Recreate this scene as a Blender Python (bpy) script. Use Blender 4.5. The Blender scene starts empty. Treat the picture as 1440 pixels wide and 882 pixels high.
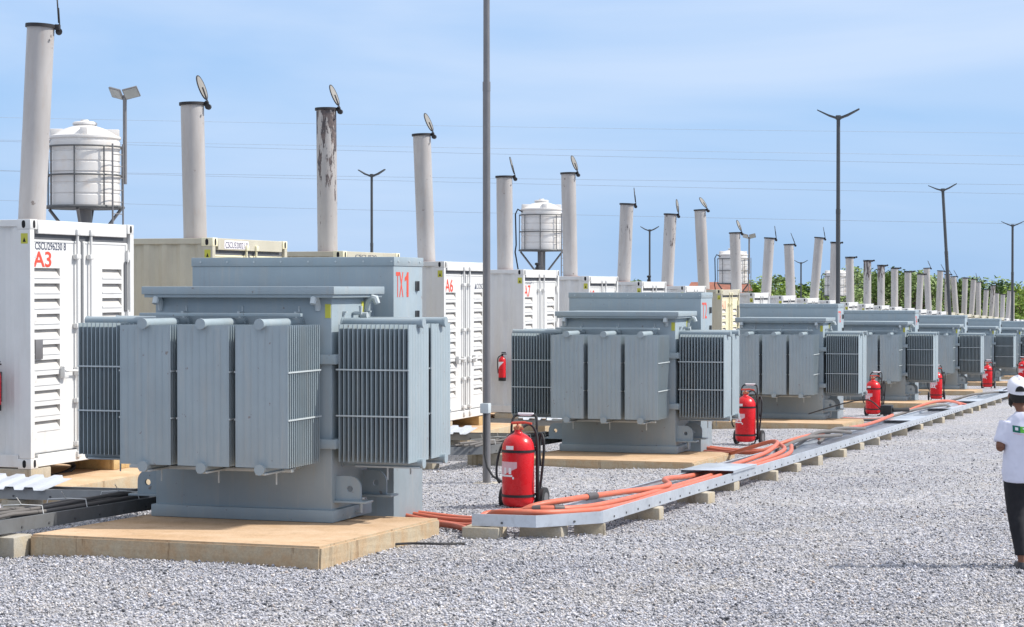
import bpy, bmesh, math, random
import numpy as np
from mathutils import Vector, Matrix
random.seed(7)
rng = np.random.default_rng(7)
S = bpy.context.scene
COL = S.collection
PI = math.pi
R = math.radians

# ---------------------------------------------------------------- site
# X runs away from the row of containers, Y runs along the row, Z up.
SLOPE_Y, SLOPE_X = -0.0231, 0.0077
def U(x, y):
    """slight unevenness of the loose stone"""
    return .011 * math.sin(1.9 * x + .7 * y) + .010 * math.sin(1.3 * y - 1.1 * x + 2) + .007 * math.sin(4.1 * x + 1.2) * math.sin(3.3 * y)
def G(x, y):
    """height of the yard, which falls gently along the row"""
    return SLOPE_Y * y + SLOPE_X * x
CAM_Z = 1.9
SUN_AZ = (0.949, 0.316)
SUN_EL = 46.0

# ---------------------------------------------------------------- materials
def new_mat(name):
    m = bpy.data.materials.new(name); m.use_nodes = True
    nt = m.node_tree; b = nt.nodes['Principled BSDF']
    return m, nt, b
def N(nt, t, **k):
    n = nt.nodes.new(t)
    for a, v in k.items(): setattr(n, a, v)
    return n
def coords(nt, scale=(1, 1, 1), per_object=True):
    tc = N(nt, 'ShaderNodeTexCoord'); mp = N(nt, 'ShaderNodeMapping')
    mp.inputs['Scale'].default_value = scale
    nt.links.new(tc.outputs['Object'], mp.inputs['Vector'])
    if per_object:
        oi = N(nt, 'ShaderNodeObjectInfo'); ml = N(nt, 'ShaderNodeMath', operation='MULTIPLY'); ml.inputs[1].default_value = 37.0
        nt.links.new(oi.outputs['Random'], ml.inputs[0]); nt.links.new(ml.outputs[0], mp.inputs['Location'])
    return mp.outputs['Vector']
def noise(nt, vec, scale, detail=4, rough=0.6):
    n = N(nt, 'ShaderNodeTexNoise'); n.inputs['Scale'].default_value = scale
    n.inputs['Detail'].default_value = detail; n.inputs['Roughness'].default_value = rough
    nt.links.new(vec, n.inputs['Vector']); return n.outputs['Fac']
def ramp(nt, fac, stops, interp='LINEAR'):
    r = N(nt, 'ShaderNodeValToRGB'); r.color_ramp.interpolation = interp
    el = r.color_ramp.elements
    while len(el) < len(stops): el.new(0.5)
    for e, (p, c) in zip(el, stops):
        e.position = p; e.color = (c[0], c[1], c[2], 1) if not isinstance(c, float) else (c, c, c, 1)
    nt.links.new(fac, r.inputs['Fac']); return r.outputs['Color']
def mix(nt, fac, a, b, mode='MIX'):
    m = N(nt, 'ShaderNodeMix', data_type='RGBA', blend_type=mode)
    for s, v in ((m.inputs[0], fac), (m.inputs[6], a), (m.inputs[7], b)):
        if isinstance(v, (int, float)): s.default_value = v
        elif isinstance(v, tuple): s.default_value = (*v[:3], 1)
        else: nt.links.new(v, s)
    return m.outputs[2]
def bump(nt, b, h, strength=0.2, dist=0.01):
    n = N(nt, 'ShaderNodeBump'); n.inputs['Strength'].default_value = strength; n.inputs['Distance'].default_value = dist
    nt.links.new(h, n.inputs['Height']); nt.links.new(n.outputs['Normal'], b.inputs['Normal'])
def paint(name, col, rough=0.45, metal=0.0, var=0.10, dirt=None, dirt_amt=0.35, streak=(3, 3, .5), bumpy=0.05, spec=0.4):
    """painted or bare surface with blotches, vertical streaks of dirt and uneven gloss"""
    m, nt, b = new_mat(name)
    v = coords(nt)
    n1 = noise(nt, v, 2.2, 5)
    lo = tuple(c * (1 - var) for c in col); hi = tuple(min(1, c * (1 + var)) for c in col)
    c = ramp(nt, n1, [(.3, lo), (.7, hi)])
    if dirt:
        v2 = coords(nt, streak)
        n2 = noise(nt, v2, 2.5, 6, .65)
        f = ramp(nt, n2, [(.5, 0.0), (.78, dirt_amt)])
        c = mix(nt, f, c, dirt)
    nt.links.new(c, b.inputs['Base Color'])
    n3 = noise(nt, v, 9, 3)
    rr = ramp(nt, n3, [(.3, max(.05, rough - .1)), (.7, min(1., rough + .12))])
    nt.links.new(rr, b.inputs['Roughness'])
    b.inputs['Metallic'].default_value = metal
    b.inputs['Specular IOR Level'].default_value = spec
    if bumpy: bump(nt, b, noise(nt, v, 14, 4), bumpy, .01)
    return m
M = {}
M['tx'] = tx_paint = paint('transformer_grey_paint', (.285, .345, .38), .40, 0, .06, (.38, .355, .31), .32)
def weather(m):
    nt = m.node_tree; b = nt.nodes['Principled BSDF']; src = b.inputs['Base Color'].links[0].from_socket
    v = coords(nt); vs = coords(nt, (9, 9, .45))
    c = mix(nt, ramp(nt, noise(nt, vs, 2.2, 6, .7), [(.55, 0.0), (.76, .28)]), src, (.50, .46, .40))
    c = mix(nt, ramp(nt, noise(nt, vs, 1.1, 5, .7), [(.60, 0.0), (.80, .30)]), c, (.12, .13, .14))
    c = mix(nt, ramp(nt, noise(nt, v, 16, 3, .5), [(.71, 0.0), (.74, .6)]), c, (.16, .10, .07))
    nt.links.new(c, b.inputs['Base Color'])
weather(tx_paint)
M['tx_light'] = paint('pale_grey_fitting', (.47, .52, .54), .45, 0, .08)
M['white'] = paint('container_white_paint', (.66, .66, .65), .42, 0, .035, (.42, .36, .30), .28, (2, 2, .35))
M['cream'] = paint('container_cream_paint', (.50, .47, .375), .5, 0, .06, (.38, .31, .22), .4, (2, 2, .35))
M['cream_door'] = paint('cream_door_paint', (.76, .71, .50), .5, 0, .05, (.42, .33, .22), .3, (2, 2, .35))
M['gasket'] = paint('dark_gasket', (.06, .065, .07), .7)
M['shadow_gap'] = paint('gasket_and_recess_shade', (.11, .115, .125), .7)
M['slot'] = paint('black_mark_and_hole_shade', (.015, .015, .018), .9)
M['inner'] = paint('louvre_inside', (.55, .53, .50), .7)
M['yellow'] = paint('yellow_sticker', (.50, .49, .07), .6)
M['black'] = paint('black_plastic', (.018, .018, .02), .5)
M['rubber'] = paint('black_rubber', (.03, .03, .032), .65)
M['red'] = paint('extinguisher_red', (.62, .012, .018), .28, 0, .05, bumpy=.01)
M['redtext'] = paint('red_stencil_paint', (.62, .075, .045), .6, 0, .12)
M['darktext'] = paint('dark_lettering', (.05, .06, .10), .6)
M['labelwhite'] = paint('label_white', (.78, .74, .76), .5)
M['labelpink'] = paint('label_faded_pink', (.70, .42, .45), .5)
M['galv_shaded'] = paint('shaded_tray_steel', (.17, .18, .19), .5, .3, .15, (.12, .11, .10), .4, (6, 6, 6))  # galvanised steel darkened to carry the shadow beside the transformers
M['galv'] = paint('galvanised_steel', (.56, .60, .65), .38, .55, .12, (.30, .31, .33), .4, (6, 6, 6))
M['galv_dull'] = paint('dull_galvanised_steel', (.30, .30, .295), .5, .2, .12, (.25, .22, .18), .3, (6, 6, 6))
M['pole'] = paint('weathered_pole_steel', (.19, .185, .19), .45, .3, .10, (.2, .19, .18), .3)
M['darkpole'] = paint('dark_pole_steel', (.075, .08, .085), .5, .2, .10)
M['orange'] = paint('orange_cable_sheath', (.56, .135, .075), .45, 0, .08, (.40, .25, .18), .35, (4, 4, 4))
M['greycable'] = paint('dusty_cable_sheath', (.14, .13, .125), .6, 0, .12)
M['tie'] = paint('white_cable_tie', (.7, .7, .68), .5)
M['tape'] = paint('black_tape', (.09, .08, .08), .5)
M['sheet'] = paint('white_roof_sheet', (.47, .50, .55), .4, 0, .04)
M['poly'] = paint('white_tank_plastic', (.66, .64, .62), .4, 0, .04, (.62, .48, .36), .45, (1.2, 1.2, 1.0))
M['cage'] = paint('tank_cage_steel', (.10, .105, .11), .55, .2, .1)
M['flap'] = paint('flap_steel', (.25, .24, .22), .6, .1, .15, (.2, .14, .1), .4, (5, 5, 5))
M['soot'] = paint('sooty_steel', (.035, .033, .035), .6, .2)
M['wire'] = paint('overhead_wire', (.40, .49, .60), .5)
M['lens'] = paint('floodlight_glass', (.33, .34, .33), .25)
M['trunk'] = paint('tree_bark', (.16, .12, .09), .9)
M['rust_roof'] = paint('rusty_sheet_roof', (.30, .12, .08), .8, 0, .2)
M['mud'] = paint('plastered_wall', (.40, .31, .22), .9, 0, .1)
M['copper'] = paint('brass_valve', (.55, .22, .12), .4, .4)
M['capwhite'] = paint('white_cap_cloth', (.68, .68, .74), .8, 0, .03, bumpy=.1)
M['shirt'] = paint('white_shirt_cloth', (.60, .61, .72), .85, 0, .03, bumpy=.15)
M['trousers'] = paint('black_trouser_cloth', (.012, .012, .016), .8, 0, .1, bumpy=.1)
M['skin'] = paint('brown_skin', (.17, .075, .045), .5, 0, .08)
M['hair'] = paint('black_hair', (.008, .007, .007), .5)
M['green'] = paint('green_print', (.10, .42, .05), .7)
M['darkgreen'] = paint('dark_green_print', (.012, .13, .10), .7)
M['shoe'] = paint('dark_shoe_leather', (.04, .04, .045), .5)

def stack_paint(name, peel):
    m, nt, b = new_mat(name)
    v = coords(nt); vs = coords(nt, (3, 3, .6))
    c = ramp(nt, noise(nt, vs, 1.6, 5), [(.3, (.35, .33, .32)), (.7, (.44, .42, .41))])
    f = ramp(nt, noise(nt, vs, 5, 6, .7), [(.54, 0.0), (.72, .45)])
    c = mix(nt, f, c, (.36, .28, .23))
    sp_ = ramp(nt, noise(nt, v, 11, 3, .5), [(.70, 0.0), (.735, .7)])
    c = mix(nt, sp_, c, (.12, .085, .07))
    if peel:
        vp = coords(nt, (7, 7, 1.3))
        n = noise(nt, vp, 1.7, 7, .72)
        tc = N(nt, 'ShaderNodeTexCoord'); sx = N(nt, 'ShaderNodeSeparateXYZ'); nt.links.new(tc.outputs['Object'], sx.inputs[0])
        mr = N(nt, 'ShaderNodeMapRange'); mr.inputs['From Min'].default_value = .3; mr.inputs['From Max'].default_value = 2.2
        mr.inputs['To Min'].default_value = -.06; mr.inputs['To Max'].default_value = peel
        nt.links.new(sx.outputs['Z'], mr.inputs['Value'])
        ad = N(nt, 'ShaderNodeMath', operation='ADD'); nt.links.new(n, ad.inputs[0]); nt.links.new(mr.outputs[0], ad.inputs[1])
        f2 = ramp(nt, ad.outputs[0], [(.585, 0.0), (.61, 1.0)])
        dk = ramp(nt, noise(nt, v, 12, 4), [(.35, (.05, .045, .05)), (.7, (.16, .12, .11))])
        c = mix(nt, f2, c, dk)
    nt.links.new(c, b.inputs['Base Color']); b.inputs['Roughness'].default_value = .5
    bump(nt, b, noise(nt, v, 5, 4), .12, .02)
    return m
M['stack'] = stack_paint('exhaust_white_paint', 0)
M['stack_worn'] = stack_paint('exhaust_chipped_paint', .055)
M['stack_burnt'] = stack_paint('exhaust_burnt_paint', .17)
M['stack_peel'] = stack_paint('exhaust_peeling_paint', .12)

def concrete(name, top, side, stain):
    m, nt, b = new_mat(name)
    v = coords(nt, per_object=True); vs = coords(nt, (1.6, 1.6, 1.1))
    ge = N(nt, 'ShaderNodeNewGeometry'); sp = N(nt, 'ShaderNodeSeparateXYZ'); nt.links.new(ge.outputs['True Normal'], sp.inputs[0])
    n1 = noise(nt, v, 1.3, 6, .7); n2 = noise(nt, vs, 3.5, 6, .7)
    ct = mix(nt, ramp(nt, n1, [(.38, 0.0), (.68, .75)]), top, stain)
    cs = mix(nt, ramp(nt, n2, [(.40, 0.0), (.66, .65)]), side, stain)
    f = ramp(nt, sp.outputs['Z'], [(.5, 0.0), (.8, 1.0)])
    vd = coords(nt, (5, 5, .35))
    cs = mix(nt, ramp(nt, noise(nt, vd, 1.6, 5, .75), [(.59, 0.0), (.63, .55)]), cs, tuple(q * .45 for q in stain))
    ct = mix(nt, ramp(nt, noise(nt, v, 4.5, 8, .8), [(.55, 0.0), (.68, .55)]), ct, tuple(q * .6 for q in stain))
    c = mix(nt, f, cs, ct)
    fine = ramp(nt, noise(nt, v, 45, 4, .8), [(.3, .82), (.7, 1.08)])
    c = mix(nt, 1.0, c, fine, 'MULTIPLY')
    nt.links.new(c, b.inputs['Base Color']); b.inputs['Roughness'].default_value = .9
    bump(nt, b, noise(nt, v, 30, 6, .7), .5, .012)
    return m
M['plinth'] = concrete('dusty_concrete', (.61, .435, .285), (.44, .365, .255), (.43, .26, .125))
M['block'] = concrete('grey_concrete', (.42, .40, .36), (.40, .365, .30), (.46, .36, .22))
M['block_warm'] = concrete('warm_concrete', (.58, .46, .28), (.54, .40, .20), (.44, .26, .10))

def gravel_mat(name, island):
    m, nt, b = new_mat(name)
    tc = N(nt, 'ShaderNodeTexCoord')
    stops = [(0., (.07, .07, .075)), (.10, (.17, .17, .175)), (.24, (.32, .315, .32)), (.5, (.475, .465, .475)), (.72, (.60, .59, .605)), (.86, (.58, .52, .44)), (.93, (.80, .79, .79)), (1., (.44, .34, .26))]
    if island:
        ge = N(nt, 'ShaderNodeNewGeometry')
        c = ramp(nt, ge.outputs['Random Per Island'], stops)
    else:
        vo = N(nt, 'ShaderNodeTexVoronoi'); vo.inputs['Scale'].default_value = 38; vo.inputs['Randomness'].default_value = 1
        nt.links.new(tc.outputs['Object'], vo.inputs['Vector'])
        sp = N(nt, 'ShaderNodeSeparateColor'); nt.links.new(vo.outputs['Color'], sp.inputs[0])
        c = ramp(nt, sp.outputs[0], stops)
        bump(nt, b, vo.outputs['Distance'], 1.0, -.03)
    big = ramp(nt, noise(nt, tc.outputs['Object'], .5, 4), [(.3, (.82, .845, .92)), (.7, (.98, 1.0, 1.06))])
    c = mix(nt, 1.0, c, big, 'MULTIPLY')
    dust = ramp(nt, noise(nt, tc.outputs['Object'], .9, 7, .7), [(.50, 0.0), (.70, .42)])
    c = mix(nt, dust, c, (.50, .465, .42))
    damp = ramp(nt, noise(nt, tc.outputs['Object'], 2.3, 5, .7), [(.56, 0.0), (.74, .30)])
    c = mix(nt, damp, c, (.25, .25, .27))
    nt.links.new(c, b.inputs['Base Color']); b.inputs['Roughness'].default_value = .85
    b.inputs['Specular IOR Level'].default_value = .25
    return m
M['gravel'] = gravel_mat('crushed_stone_bed', False)
M['stones'] = gravel_mat('loose_stones', True)
m, nt, b = new_mat('dry_earth'); v = coords(nt, per_object=False)
nt.links.new(ramp(nt, noise(nt, v, .08, 6), [(.35, (.16, .14, .07)), (.65, (.30, .21, .13))]), b.inputs['Base Color']); b.inputs['Roughness'].default_value = 1
M['earth'] = m
def leaf_mat(name, a, c_):
    m, nt, b = new_mat(name)
    ge = N(nt, 'ShaderNodeNewGeometry')
    nt.links.new(ramp(nt, ge.outputs['Random Per Island'], [(0., a), (1., c_)]), b.inputs['Base Color'])
    b.inputs['Roughness'].default_value = .6
    try:
        b.inputs['Transmission Weight'].default_value = 0
    except Exception: pass
    return m
M['leaf_mid'] = leaf_mat('leaves_mid_green', (.10, .16, .04), (.23, .32, .09))
M['leaf_dark'] = leaf_mat('leaves_dark_green', (.05, .10, .03), (.13, .21, .06))
M['leaf_bright'] = leaf_mat('leaves_yellow_green', (.14, .23, .03), (.30, .40, .07))

# ---------------------------------------------------------------- mesh collector
class MB:
    def __init__(self): self.v = []; self.f = []; self.m = []; self.mi = 0
    def add(self, vs, fs):
        o = len(self.v); self.v += [tuple(p) for p in vs]
        for f in fs: self.f.append(tuple(i + o for i in f)); self.m.append(self.mi)
        return self
    def box(self, x0, x1, y0, y1, z0, z1):
        vs = [(x0, y0, z0), (x1, y0, z0), (x1, y1, z0), (x0, y1, z0), (x0, y0, z1), (x1, y0, z1), (x1, y1, z1), (x0, y1, z1)]
        return self.add(vs, [(0, 3, 2, 1), (4, 5, 6, 7), (0, 1, 5, 4), (1, 2, 6, 5), (2, 3, 7, 6), (3, 0, 4, 7)])
    def bbox(self, x0, x1, y0, y1, z0, z1, c=.006):
        """box with chamfered edges"""
        bm = bmesh.new(); bmesh.ops.create_cube(bm, size=1)
        for q in bm.verts: q.co = Vector(((x0 + x1) / 2 + q.co.x * (x1 - x0), (y0 + y1) / 2 + q.co.y * (y1 - y0), (z0 + z1) / 2 + q.co.z * (z1 - z0)))
        bmesh.ops.bevel(bm, geom=bm.edges[:], offset=c, segments=2, affect='EDGES', profile=.5)
        bm.verts.index_update()
        self.add([q.co[:] for q in bm.verts], [tuple(q.index for q in f.verts) for f in bm.faces]); bm.free(); return self
    def tube(self, pts, r, n=10, cap=True):
        pts = [Vector(p) for p in pts]; rs = r if isinstance(r, (list, tuple)) else [r] * len(pts)
        rings = []; prev = None
        for i, p in enumerate(pts):
            d = (pts[min(i + 1, len(pts) - 1)] - pts[max(i - 1, 0)])
            d = d.normalized() if d.length > 1e-9 else Vector((0, 0, 1))
            if prev is None:
                a = Vector((0, 0, 1)) if abs(d.z) < .9 else Vector((1, 0, 0))
                u = d.cross(a).normalized()
            else:
                u = (prev - d * prev.dot(d)); u = u.normalized() if u.length > 1e-6 else d.orthogonal().normalized()
            prev = u; w = d.cross(u)
            rings.append([p + (u * math.cos(2 * PI * k / n) + w * math.sin(2 * PI * k / n)) * rs[i] for k in range(n)])
        vs = [q for rg in rings for q in rg]; fs = []
        for i in range(len(rings) - 1):
            for k in range(n):
                a = i * n + k; b_ = i * n + (k + 1) % n
                fs.append((a, b_, b_ + n, a + n))
        if cap:
            fs.append(tuple(range(n - 1, -1, -1))); fs.append(tuple(range((len(rings) - 1) * n, len(rings) * n)))
        return self.add(vs, fs)
    def lathe(self, prof, c=(0, 0, 0), n=24):
        vs = []; fs = []
        for r_, z in prof:
            for k in range(n): vs.append((c[0] + r_ * math.cos(2 * PI * k / n), c[1] + r_ * math.sin(2 * PI * k / n), c[2] + z))
        for i in range(len(prof) - 1):
            for k in range(n):
                a = i * n + k; b_ = i * n + (k + 1) % n
                fs.append((a, b_, b_ + n, a + n))
        fs.append(tuple(range(n - 1, -1, -1))); fs.append(tuple(range((len(prof) - 1) * n, len(prof) * n)))
        return self.add(vs, fs)
    def prism(self, poly, axis, a, b_):
        """extrude a 2D outline along axis 'x','y' or 'z' from a to b_"""
        def P(p, t):
            return {'x': (t, p[0], p[1]), 'y': (p[0], t, p[1]), 'z': (p[0], p[1], t)}[axis]
        n = len(poly)
        vs = [P(p, a) for p in poly] + [P(p, b_) for p in poly]
        fs = [tuple(range(n - 1, -1, -1)), tuple(range(n, 2 * n))] + [(k, (k + 1) % n, (k + 1) % n + n, k + n) for k in range(n)]
        return self.add(vs, fs)
    def build(self, name, mats, parent=None, smooth=True, angle=35, loc=None, rot=None):
        me = bpy.data.meshes.new(name); me.from_pydata(self.v, [], self.f)
        for q in (mats if isinstance(mats, (list, tuple)) else [mats]): me.materials.append(q)
        if len(me.materials) > 1: me.polygons.foreach_set('material_index', self.m)
        bm = bmesh.new(); bm.from_mesh(me); bmesh.ops.recalc_face_normals(bm, faces=bm.faces[:]); bm.to_mesh(me); bm.free()
        if smooth:
            me.polygons.foreach_set('use_smooth', [True] * len(me.polygons)); me.set_sharp_from_angle(angle=R(angle))
        o = bpy.data.objects.new(name, me); COL.objects.link(o)
        if parent: o.parent = parent
        if loc: o.location = loc
        if rot: o.rotation_euler = rot
        return o
def mesh_obj(name, me, parent=None, loc=None, rot=None):
    o = bpy.data.objects.new(name, me); COL.objects.link(o)
    if parent: o.parent = parent
    if loc: o.location = loc
    if rot: o.rotation_euler = rot
    return o
def tag(o, label=None, cat=None, group=None, kind=None):
    if label: o['label'] = label
    if cat: o['category'] = cat
    if group: o['group'] = group
    if kind: o['kind'] = kind
    return o
def thing(name, label, cat, loc, rz=0, group=None):
    o = bpy.data.objects.new(name, None); COL.objects.link(o); o.empty_display_size = .2
    o.location = loc; o.rotation_euler = (0, 0, rz)
    return tag(o, label, cat, group)
KIDS = {}
def copy_tree(o, parent=None):
    c = o.copy(); COL.objects.link(c)
    if parent: c.parent = parent
    for ch in list(o.children): copy_tree(ch, c)
    return c
ORD = ['first', 'second', 'third', 'fourth', 'fifth', 'sixth', 'seventh', 'eighth', 'ninth', 'tenth', 'eleventh', 'twelfth', 'thirteenth', 'fourteenth', 'fifteenth', 'sixteenth', 'seventeenth', 'eighteenth', 'nineteenth', 'twentieth', 'twenty-first', 'twenty-second', 'twenty-third', 'twenty-fourth', 'twenty-fifth', 'twenty-sixth', 'twenty-seventh', 'twenty-eighth', 'twenty-ninth', 'thirtieth', 'thirty-first', 'thirty-second', 'thirty-third', 'thirty-fourth', 'thirty-fifth']
def text_on_right(name, s, mat, parent, x, y, z, h, w, bold=0.0, thick=.002):
    """lettering on a face that looks along +X; y, z = lower left corner; h, w = finished height and width"""
    cu = bpy.data.curves.new(name, 'FONT'); cu.body = s; cu.size = 1; cu.offset = bold; cu.extrude = .01; cu.resolution_u = 4
    t = bpy.data.objects.new(name, cu); COL.objects.link(t)
    dg = bpy.context.evaluated_depsgraph_get()
    me = bpy.data.meshes.new_from_object(t.evaluated_get(dg)); bpy.data.objects.remove(t)
    co = np.empty(len(me.vertices) * 3, np.float32); me.vertices.foreach_get('co', co); co = co.reshape(-1, 3)
    mn, mx = co.min(0), co.max(0)
    q = np.empty_like(co)
    q[:, 0] = x + (co[:, 2] - mn[2]) / (mx[2] - mn[2]) * thick
    q[:, 1] = y + (co[:, 0] - mn[0]) / (mx[0] - mn[0]) * w
    q[:, 2] = z + (co[:, 1] - mn[1]) / (mx[1] - mn[1]) * h
    me.vertices.foreach_set('co', q.ravel()); me.update(); me.materials.clear(); me.materials.append(mat)
    return mesh_obj(name, me, parent)

# ---------------------------------------------------------------- ground and sky
def grid(xs, ys, zf):
    vs = [(x, y, zf(x, y)) for y in ys for x in xs]; n = len(xs)
    return vs, [(j * n + i, j * n + i + 1, (j + 1) * n + i + 1, (j + 1) * n + i) for j in range(len(ys) - 1) for i in range(n - 1)]
xs = [-70 + 5 * i for i in range(11)] + [-16 + .35 * i for i in range(66)] + [8 + 4 * i for i in range(7)]
ys = [-15 + 5 * i for i in range(6)] + [12 + .35 * i for i in range(100)] + [48 + 4 * i for i in range(44)]
mb = MB(); mb.add(*grid(xs, ys, lambda x, y: G(x, y) + U(x, y) - .004))
tag(mb.build('gravel_yard', M['gravel'], smooth=True), kind='structure')
def far(x, y):
    yy = max(-40, min(y, 240)); xx = max(-90, min(x, 60))
    return G(xx, yy) - .25
mb = MB(); mb.add(*grid([-1500, -900, -500, -250, -150, -90, -60, -30, 0, 30, 60, 150, 300, 600, 1200], [-200, -40, 20, 80, 140, 200, 240, 300, 450, 700, 1200, 2500], far))
tag(mb.build('ground', M['earth']), kind='structure')

# loose stones: many small faceted pebbles over the near part of the yard
def stones():
    phi = (1 + 5 ** .5) / 2
    base = np.array([(1, 0, 0), (-1, 0, 0), (0, 1, 0), (0, -1, 0), (0, 0, 1), (0, 0, -1)], float)
    tri = np.array([(0, 2, 4), (2, 1, 4), (1, 3, 4), (3, 0, 4), (2, 0, 5), (1, 2, 5), (3, 1, 5), (0, 3, 5)])
    pts = []
    # density falls with distance; only where the yard is open in front of the camera
    for (d0, d1, dens) in ((13.3, 18, 1050), (18, 23, 620), (23, 30, 280), (30, 42, 90)):
        w = d1 * .27
        nn = int((d1 - d0) * 2 * w * dens)
        d = rng.uniform(d0, d1, nn); s = rng.uniform(-w, w, nn)
        X = .949 * s - .316 * d; Y = .316 * s + .949 * d
        ok = X > -13.5
        pts.append(np.stack([X[ok], Y[ok]], 1))
    p = np.concatenate(pts); n = len(p)
    x_, y_ = p[:, 0], p[:, 1]
    z = SLOPE_Y * y_ + SLOPE_X * x_ + .011 * np.sin(1.9 * x_ + .7 * y_) + .010 * np.sin(1.3 * y_ - 1.1 * x_ + 2) + .007 * np.sin(4.1 * x_ + 1.2) * np.sin(3.3 * y_)
    sz = np.clip(rng.lognormal(-4.78, .34, n), .0045, .019)
    b = base[None] * rng.uniform(.65, 1.25, (n, 6, 1)) * sz[:, None, None]
    b = b + rng.normal(0, .18, (n, 6, 3)) * sz[:, None, None]
    b[:, :, 2] *= .75
    a = rng.uniform(0, 2 * PI, n); ca, sa = np.cos(a), np.sin(a)
    x = b[:, :, 0] * ca[:, None] - b[:, :, 1] * sa[:, None]; y = b[:, :, 0] * sa[:, None] + b[:, :, 1] * ca[:, None]
    V = np.stack([x + p[:, 0:1], y + p[:, 1:2], b[:, :, 2] + z[:, None] + sz[:, None] * rng.uniform(.1, .6, (n, 1))], 2).reshape(-1, 3)
    F = (tri[None] + (np.arange(n) * 6)[:, None, None]).reshape(-1, 3)
    me = bpy.data.meshes.new('loose_gravel'); me.vertices.add(len(V)); me.loops.add(F.size); me.polygons.add(len(F))
    me.vertices.foreach_set('co', V.astype(np.float32).ravel())
    me.loops.foreach_set('vertex_index', F.astype(np.int32).ravel())
    me.polygons.foreach_set('loop_start', np.arange(0, F.size, 3, dtype=np.int32))
    me.update(calc_edges=True); me.materials.append(M['stones'])
    o = mesh_obj('loose_gravel', me)
    tag(o, 'loose grey crushed stones lying over the whole yard', 'gravel', kind='stuff')
stones()

W = bpy.data.worlds.new('World'); S.world = W; W.use_nodes = True
nt = W.node_tree; bg = nt.nodes['Background']
sky = N(nt, 'ShaderNodeTexSky', sky_type='NISHITA'); sky.sun_disc = False
sky.sun_elevation = R(SUN_EL); sky.sun_rotation = math.atan2(SUN_AZ[0], SUN_AZ[1])
sky.air_density = 1.0; sky.dust_density = .6; sky.ozone_density = 2.0
tc = N(nt, 'ShaderNodeTexCoord'); mp = N(nt, 'ShaderNodeMapping'); mp.inputs['Scale'].default_value = (1, 1, 5.5); mp.inputs['Rotation'].default_value = (.06, .10, 0)
nt.links.new(tc.outputs['Generated'], mp.inputs['Vector'])
n1 = N(nt, 'ShaderNodeTexNoise'); n1.inputs['Scale'].default_value = 2.4; n1.inputs['Detail'].default_value = 5; n1.inputs['Roughness'].default_value = .5; n1.inputs['Distortion'].default_value = .5
nt.links.new(mp.outputs['Vector'], n1.inputs['Vector'])
sx = N(nt, 'ShaderNodeSeparateXYZ'); nt.links.new(tc.outputs['Generated'], sx.inputs[0])
thin = ramp(nt, n1.outputs['Fac'], [(.38, .03), (.66, .58)])          # thin veils low in the sky
fill_white = ramp(nt, sx.outputs['Z'], [(.22, 0.0), (.50, .55)])            # even white added above the view as neutral fill for shaded sides
cf = N(nt, 'ShaderNodeMath', operation='ADD'); cf.use_clamp = True
nt.links.new(thin, cf.inputs[0]); nt.links.new(ramp(nt, sx.outputs['Z'], [(.02, 0.0), (.15, .30)]), cf.inputs[1])
haze = ramp(nt, sx.outputs['Z'], [(.0, (1.80, 2.80, 4.3)), (.08, (1.48, 2.70, 4.5)), (.30, (1.2, 2.3, 4.5))])
low = ramp(nt, sx.outputs['Z'], [(.0, .96), (.2, .9), (.5, .25)])
skc = mix(nt, low, sky.outputs['Color'], haze)
cl = mix(nt, cf.outputs[0], skc, (3.3, 3.95, 5.0))
cl = mix(nt, fill_white, cl, (6.5, 6.4, 6.4))
nt.links.new(cl, bg.inputs['Color']); bg.inputs['Strength'].default_value = .15

sun = bpy.data.lights.new('sun', 'SUN'); sun.energy = 3.7; sun.angle = R(.53); sun.color = (1, .955, .88)
so = bpy.data.objects.new('sun', sun); COL.objects.link(so)
dv = Vector((SUN_AZ[0] * math.cos(R(SUN_EL)), SUN_AZ[1] * math.cos(R(SUN_EL)), math.sin(R(SUN_EL))))
so.rotation_euler = dv.to_track_quat('Z', 'Y').to_euler(); so.location = (20, 0, 40)

# ---------------------------------------------------------------- transformers
TXC, TX0, TXP = -8.55, 17.55, 13.35
def panel_verts():
    w, h = .52, 1.28; ys = [-w / 2, -w / 2 + .012]; ts = [.0055, .0055]
    nf = 7; fw = (w - .024) / nf
    for i in range(nf):
        for q, t in ((.04, .0035), (.16, .0115), (.84, .0115), (.96, .0035)):
            ys.append(-w / 2 + .012 + (i + q) * fw); ts.append(t)
    ys += [w / 2 - .012, w / 2]; ts += [.0055, .0055]
    return ys, ts, h
def radiator_mesh(nfin, pitch):
    """fins stacked along +x from 0, broad faces looking along x, width along y, z from 0 to 1.28"""
    ys, ts, h = panel_verts(); mb = MB(); n = len(ys)
    rows = [(0, .25), (.02, .4), (.075, 1), (h - .075, 1), (h - .02, .4), (h, .25)]
    for k in range(nfin):
        x = .03 + k * pitch; vs = []
        for z, g in rows:
            vs += [(x + max(.0045, t * g), y, z) for y, t in zip(ys, ts)]
            vs += [(x - max(.0045, t * g), y, z) for y, t in zip(reversed(ys), reversed(ts))]
        fs = []; m2 = 2 * n
        for r_ in range(len(rows) - 1):
            for q in range(m2):
                a = r_ * m2 + q; b_ = r_ * m2 + (q + 1) % m2
                fs.append((a, b_, b_ + m2, a + m2))
        fs.append(tuple(range(m2 - 1, -1, -1))); fs.append(tuple(range((len(rows) - 1) * m2, len(rows) * m2)))
        mb.add(vs, fs)
    return mb
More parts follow.
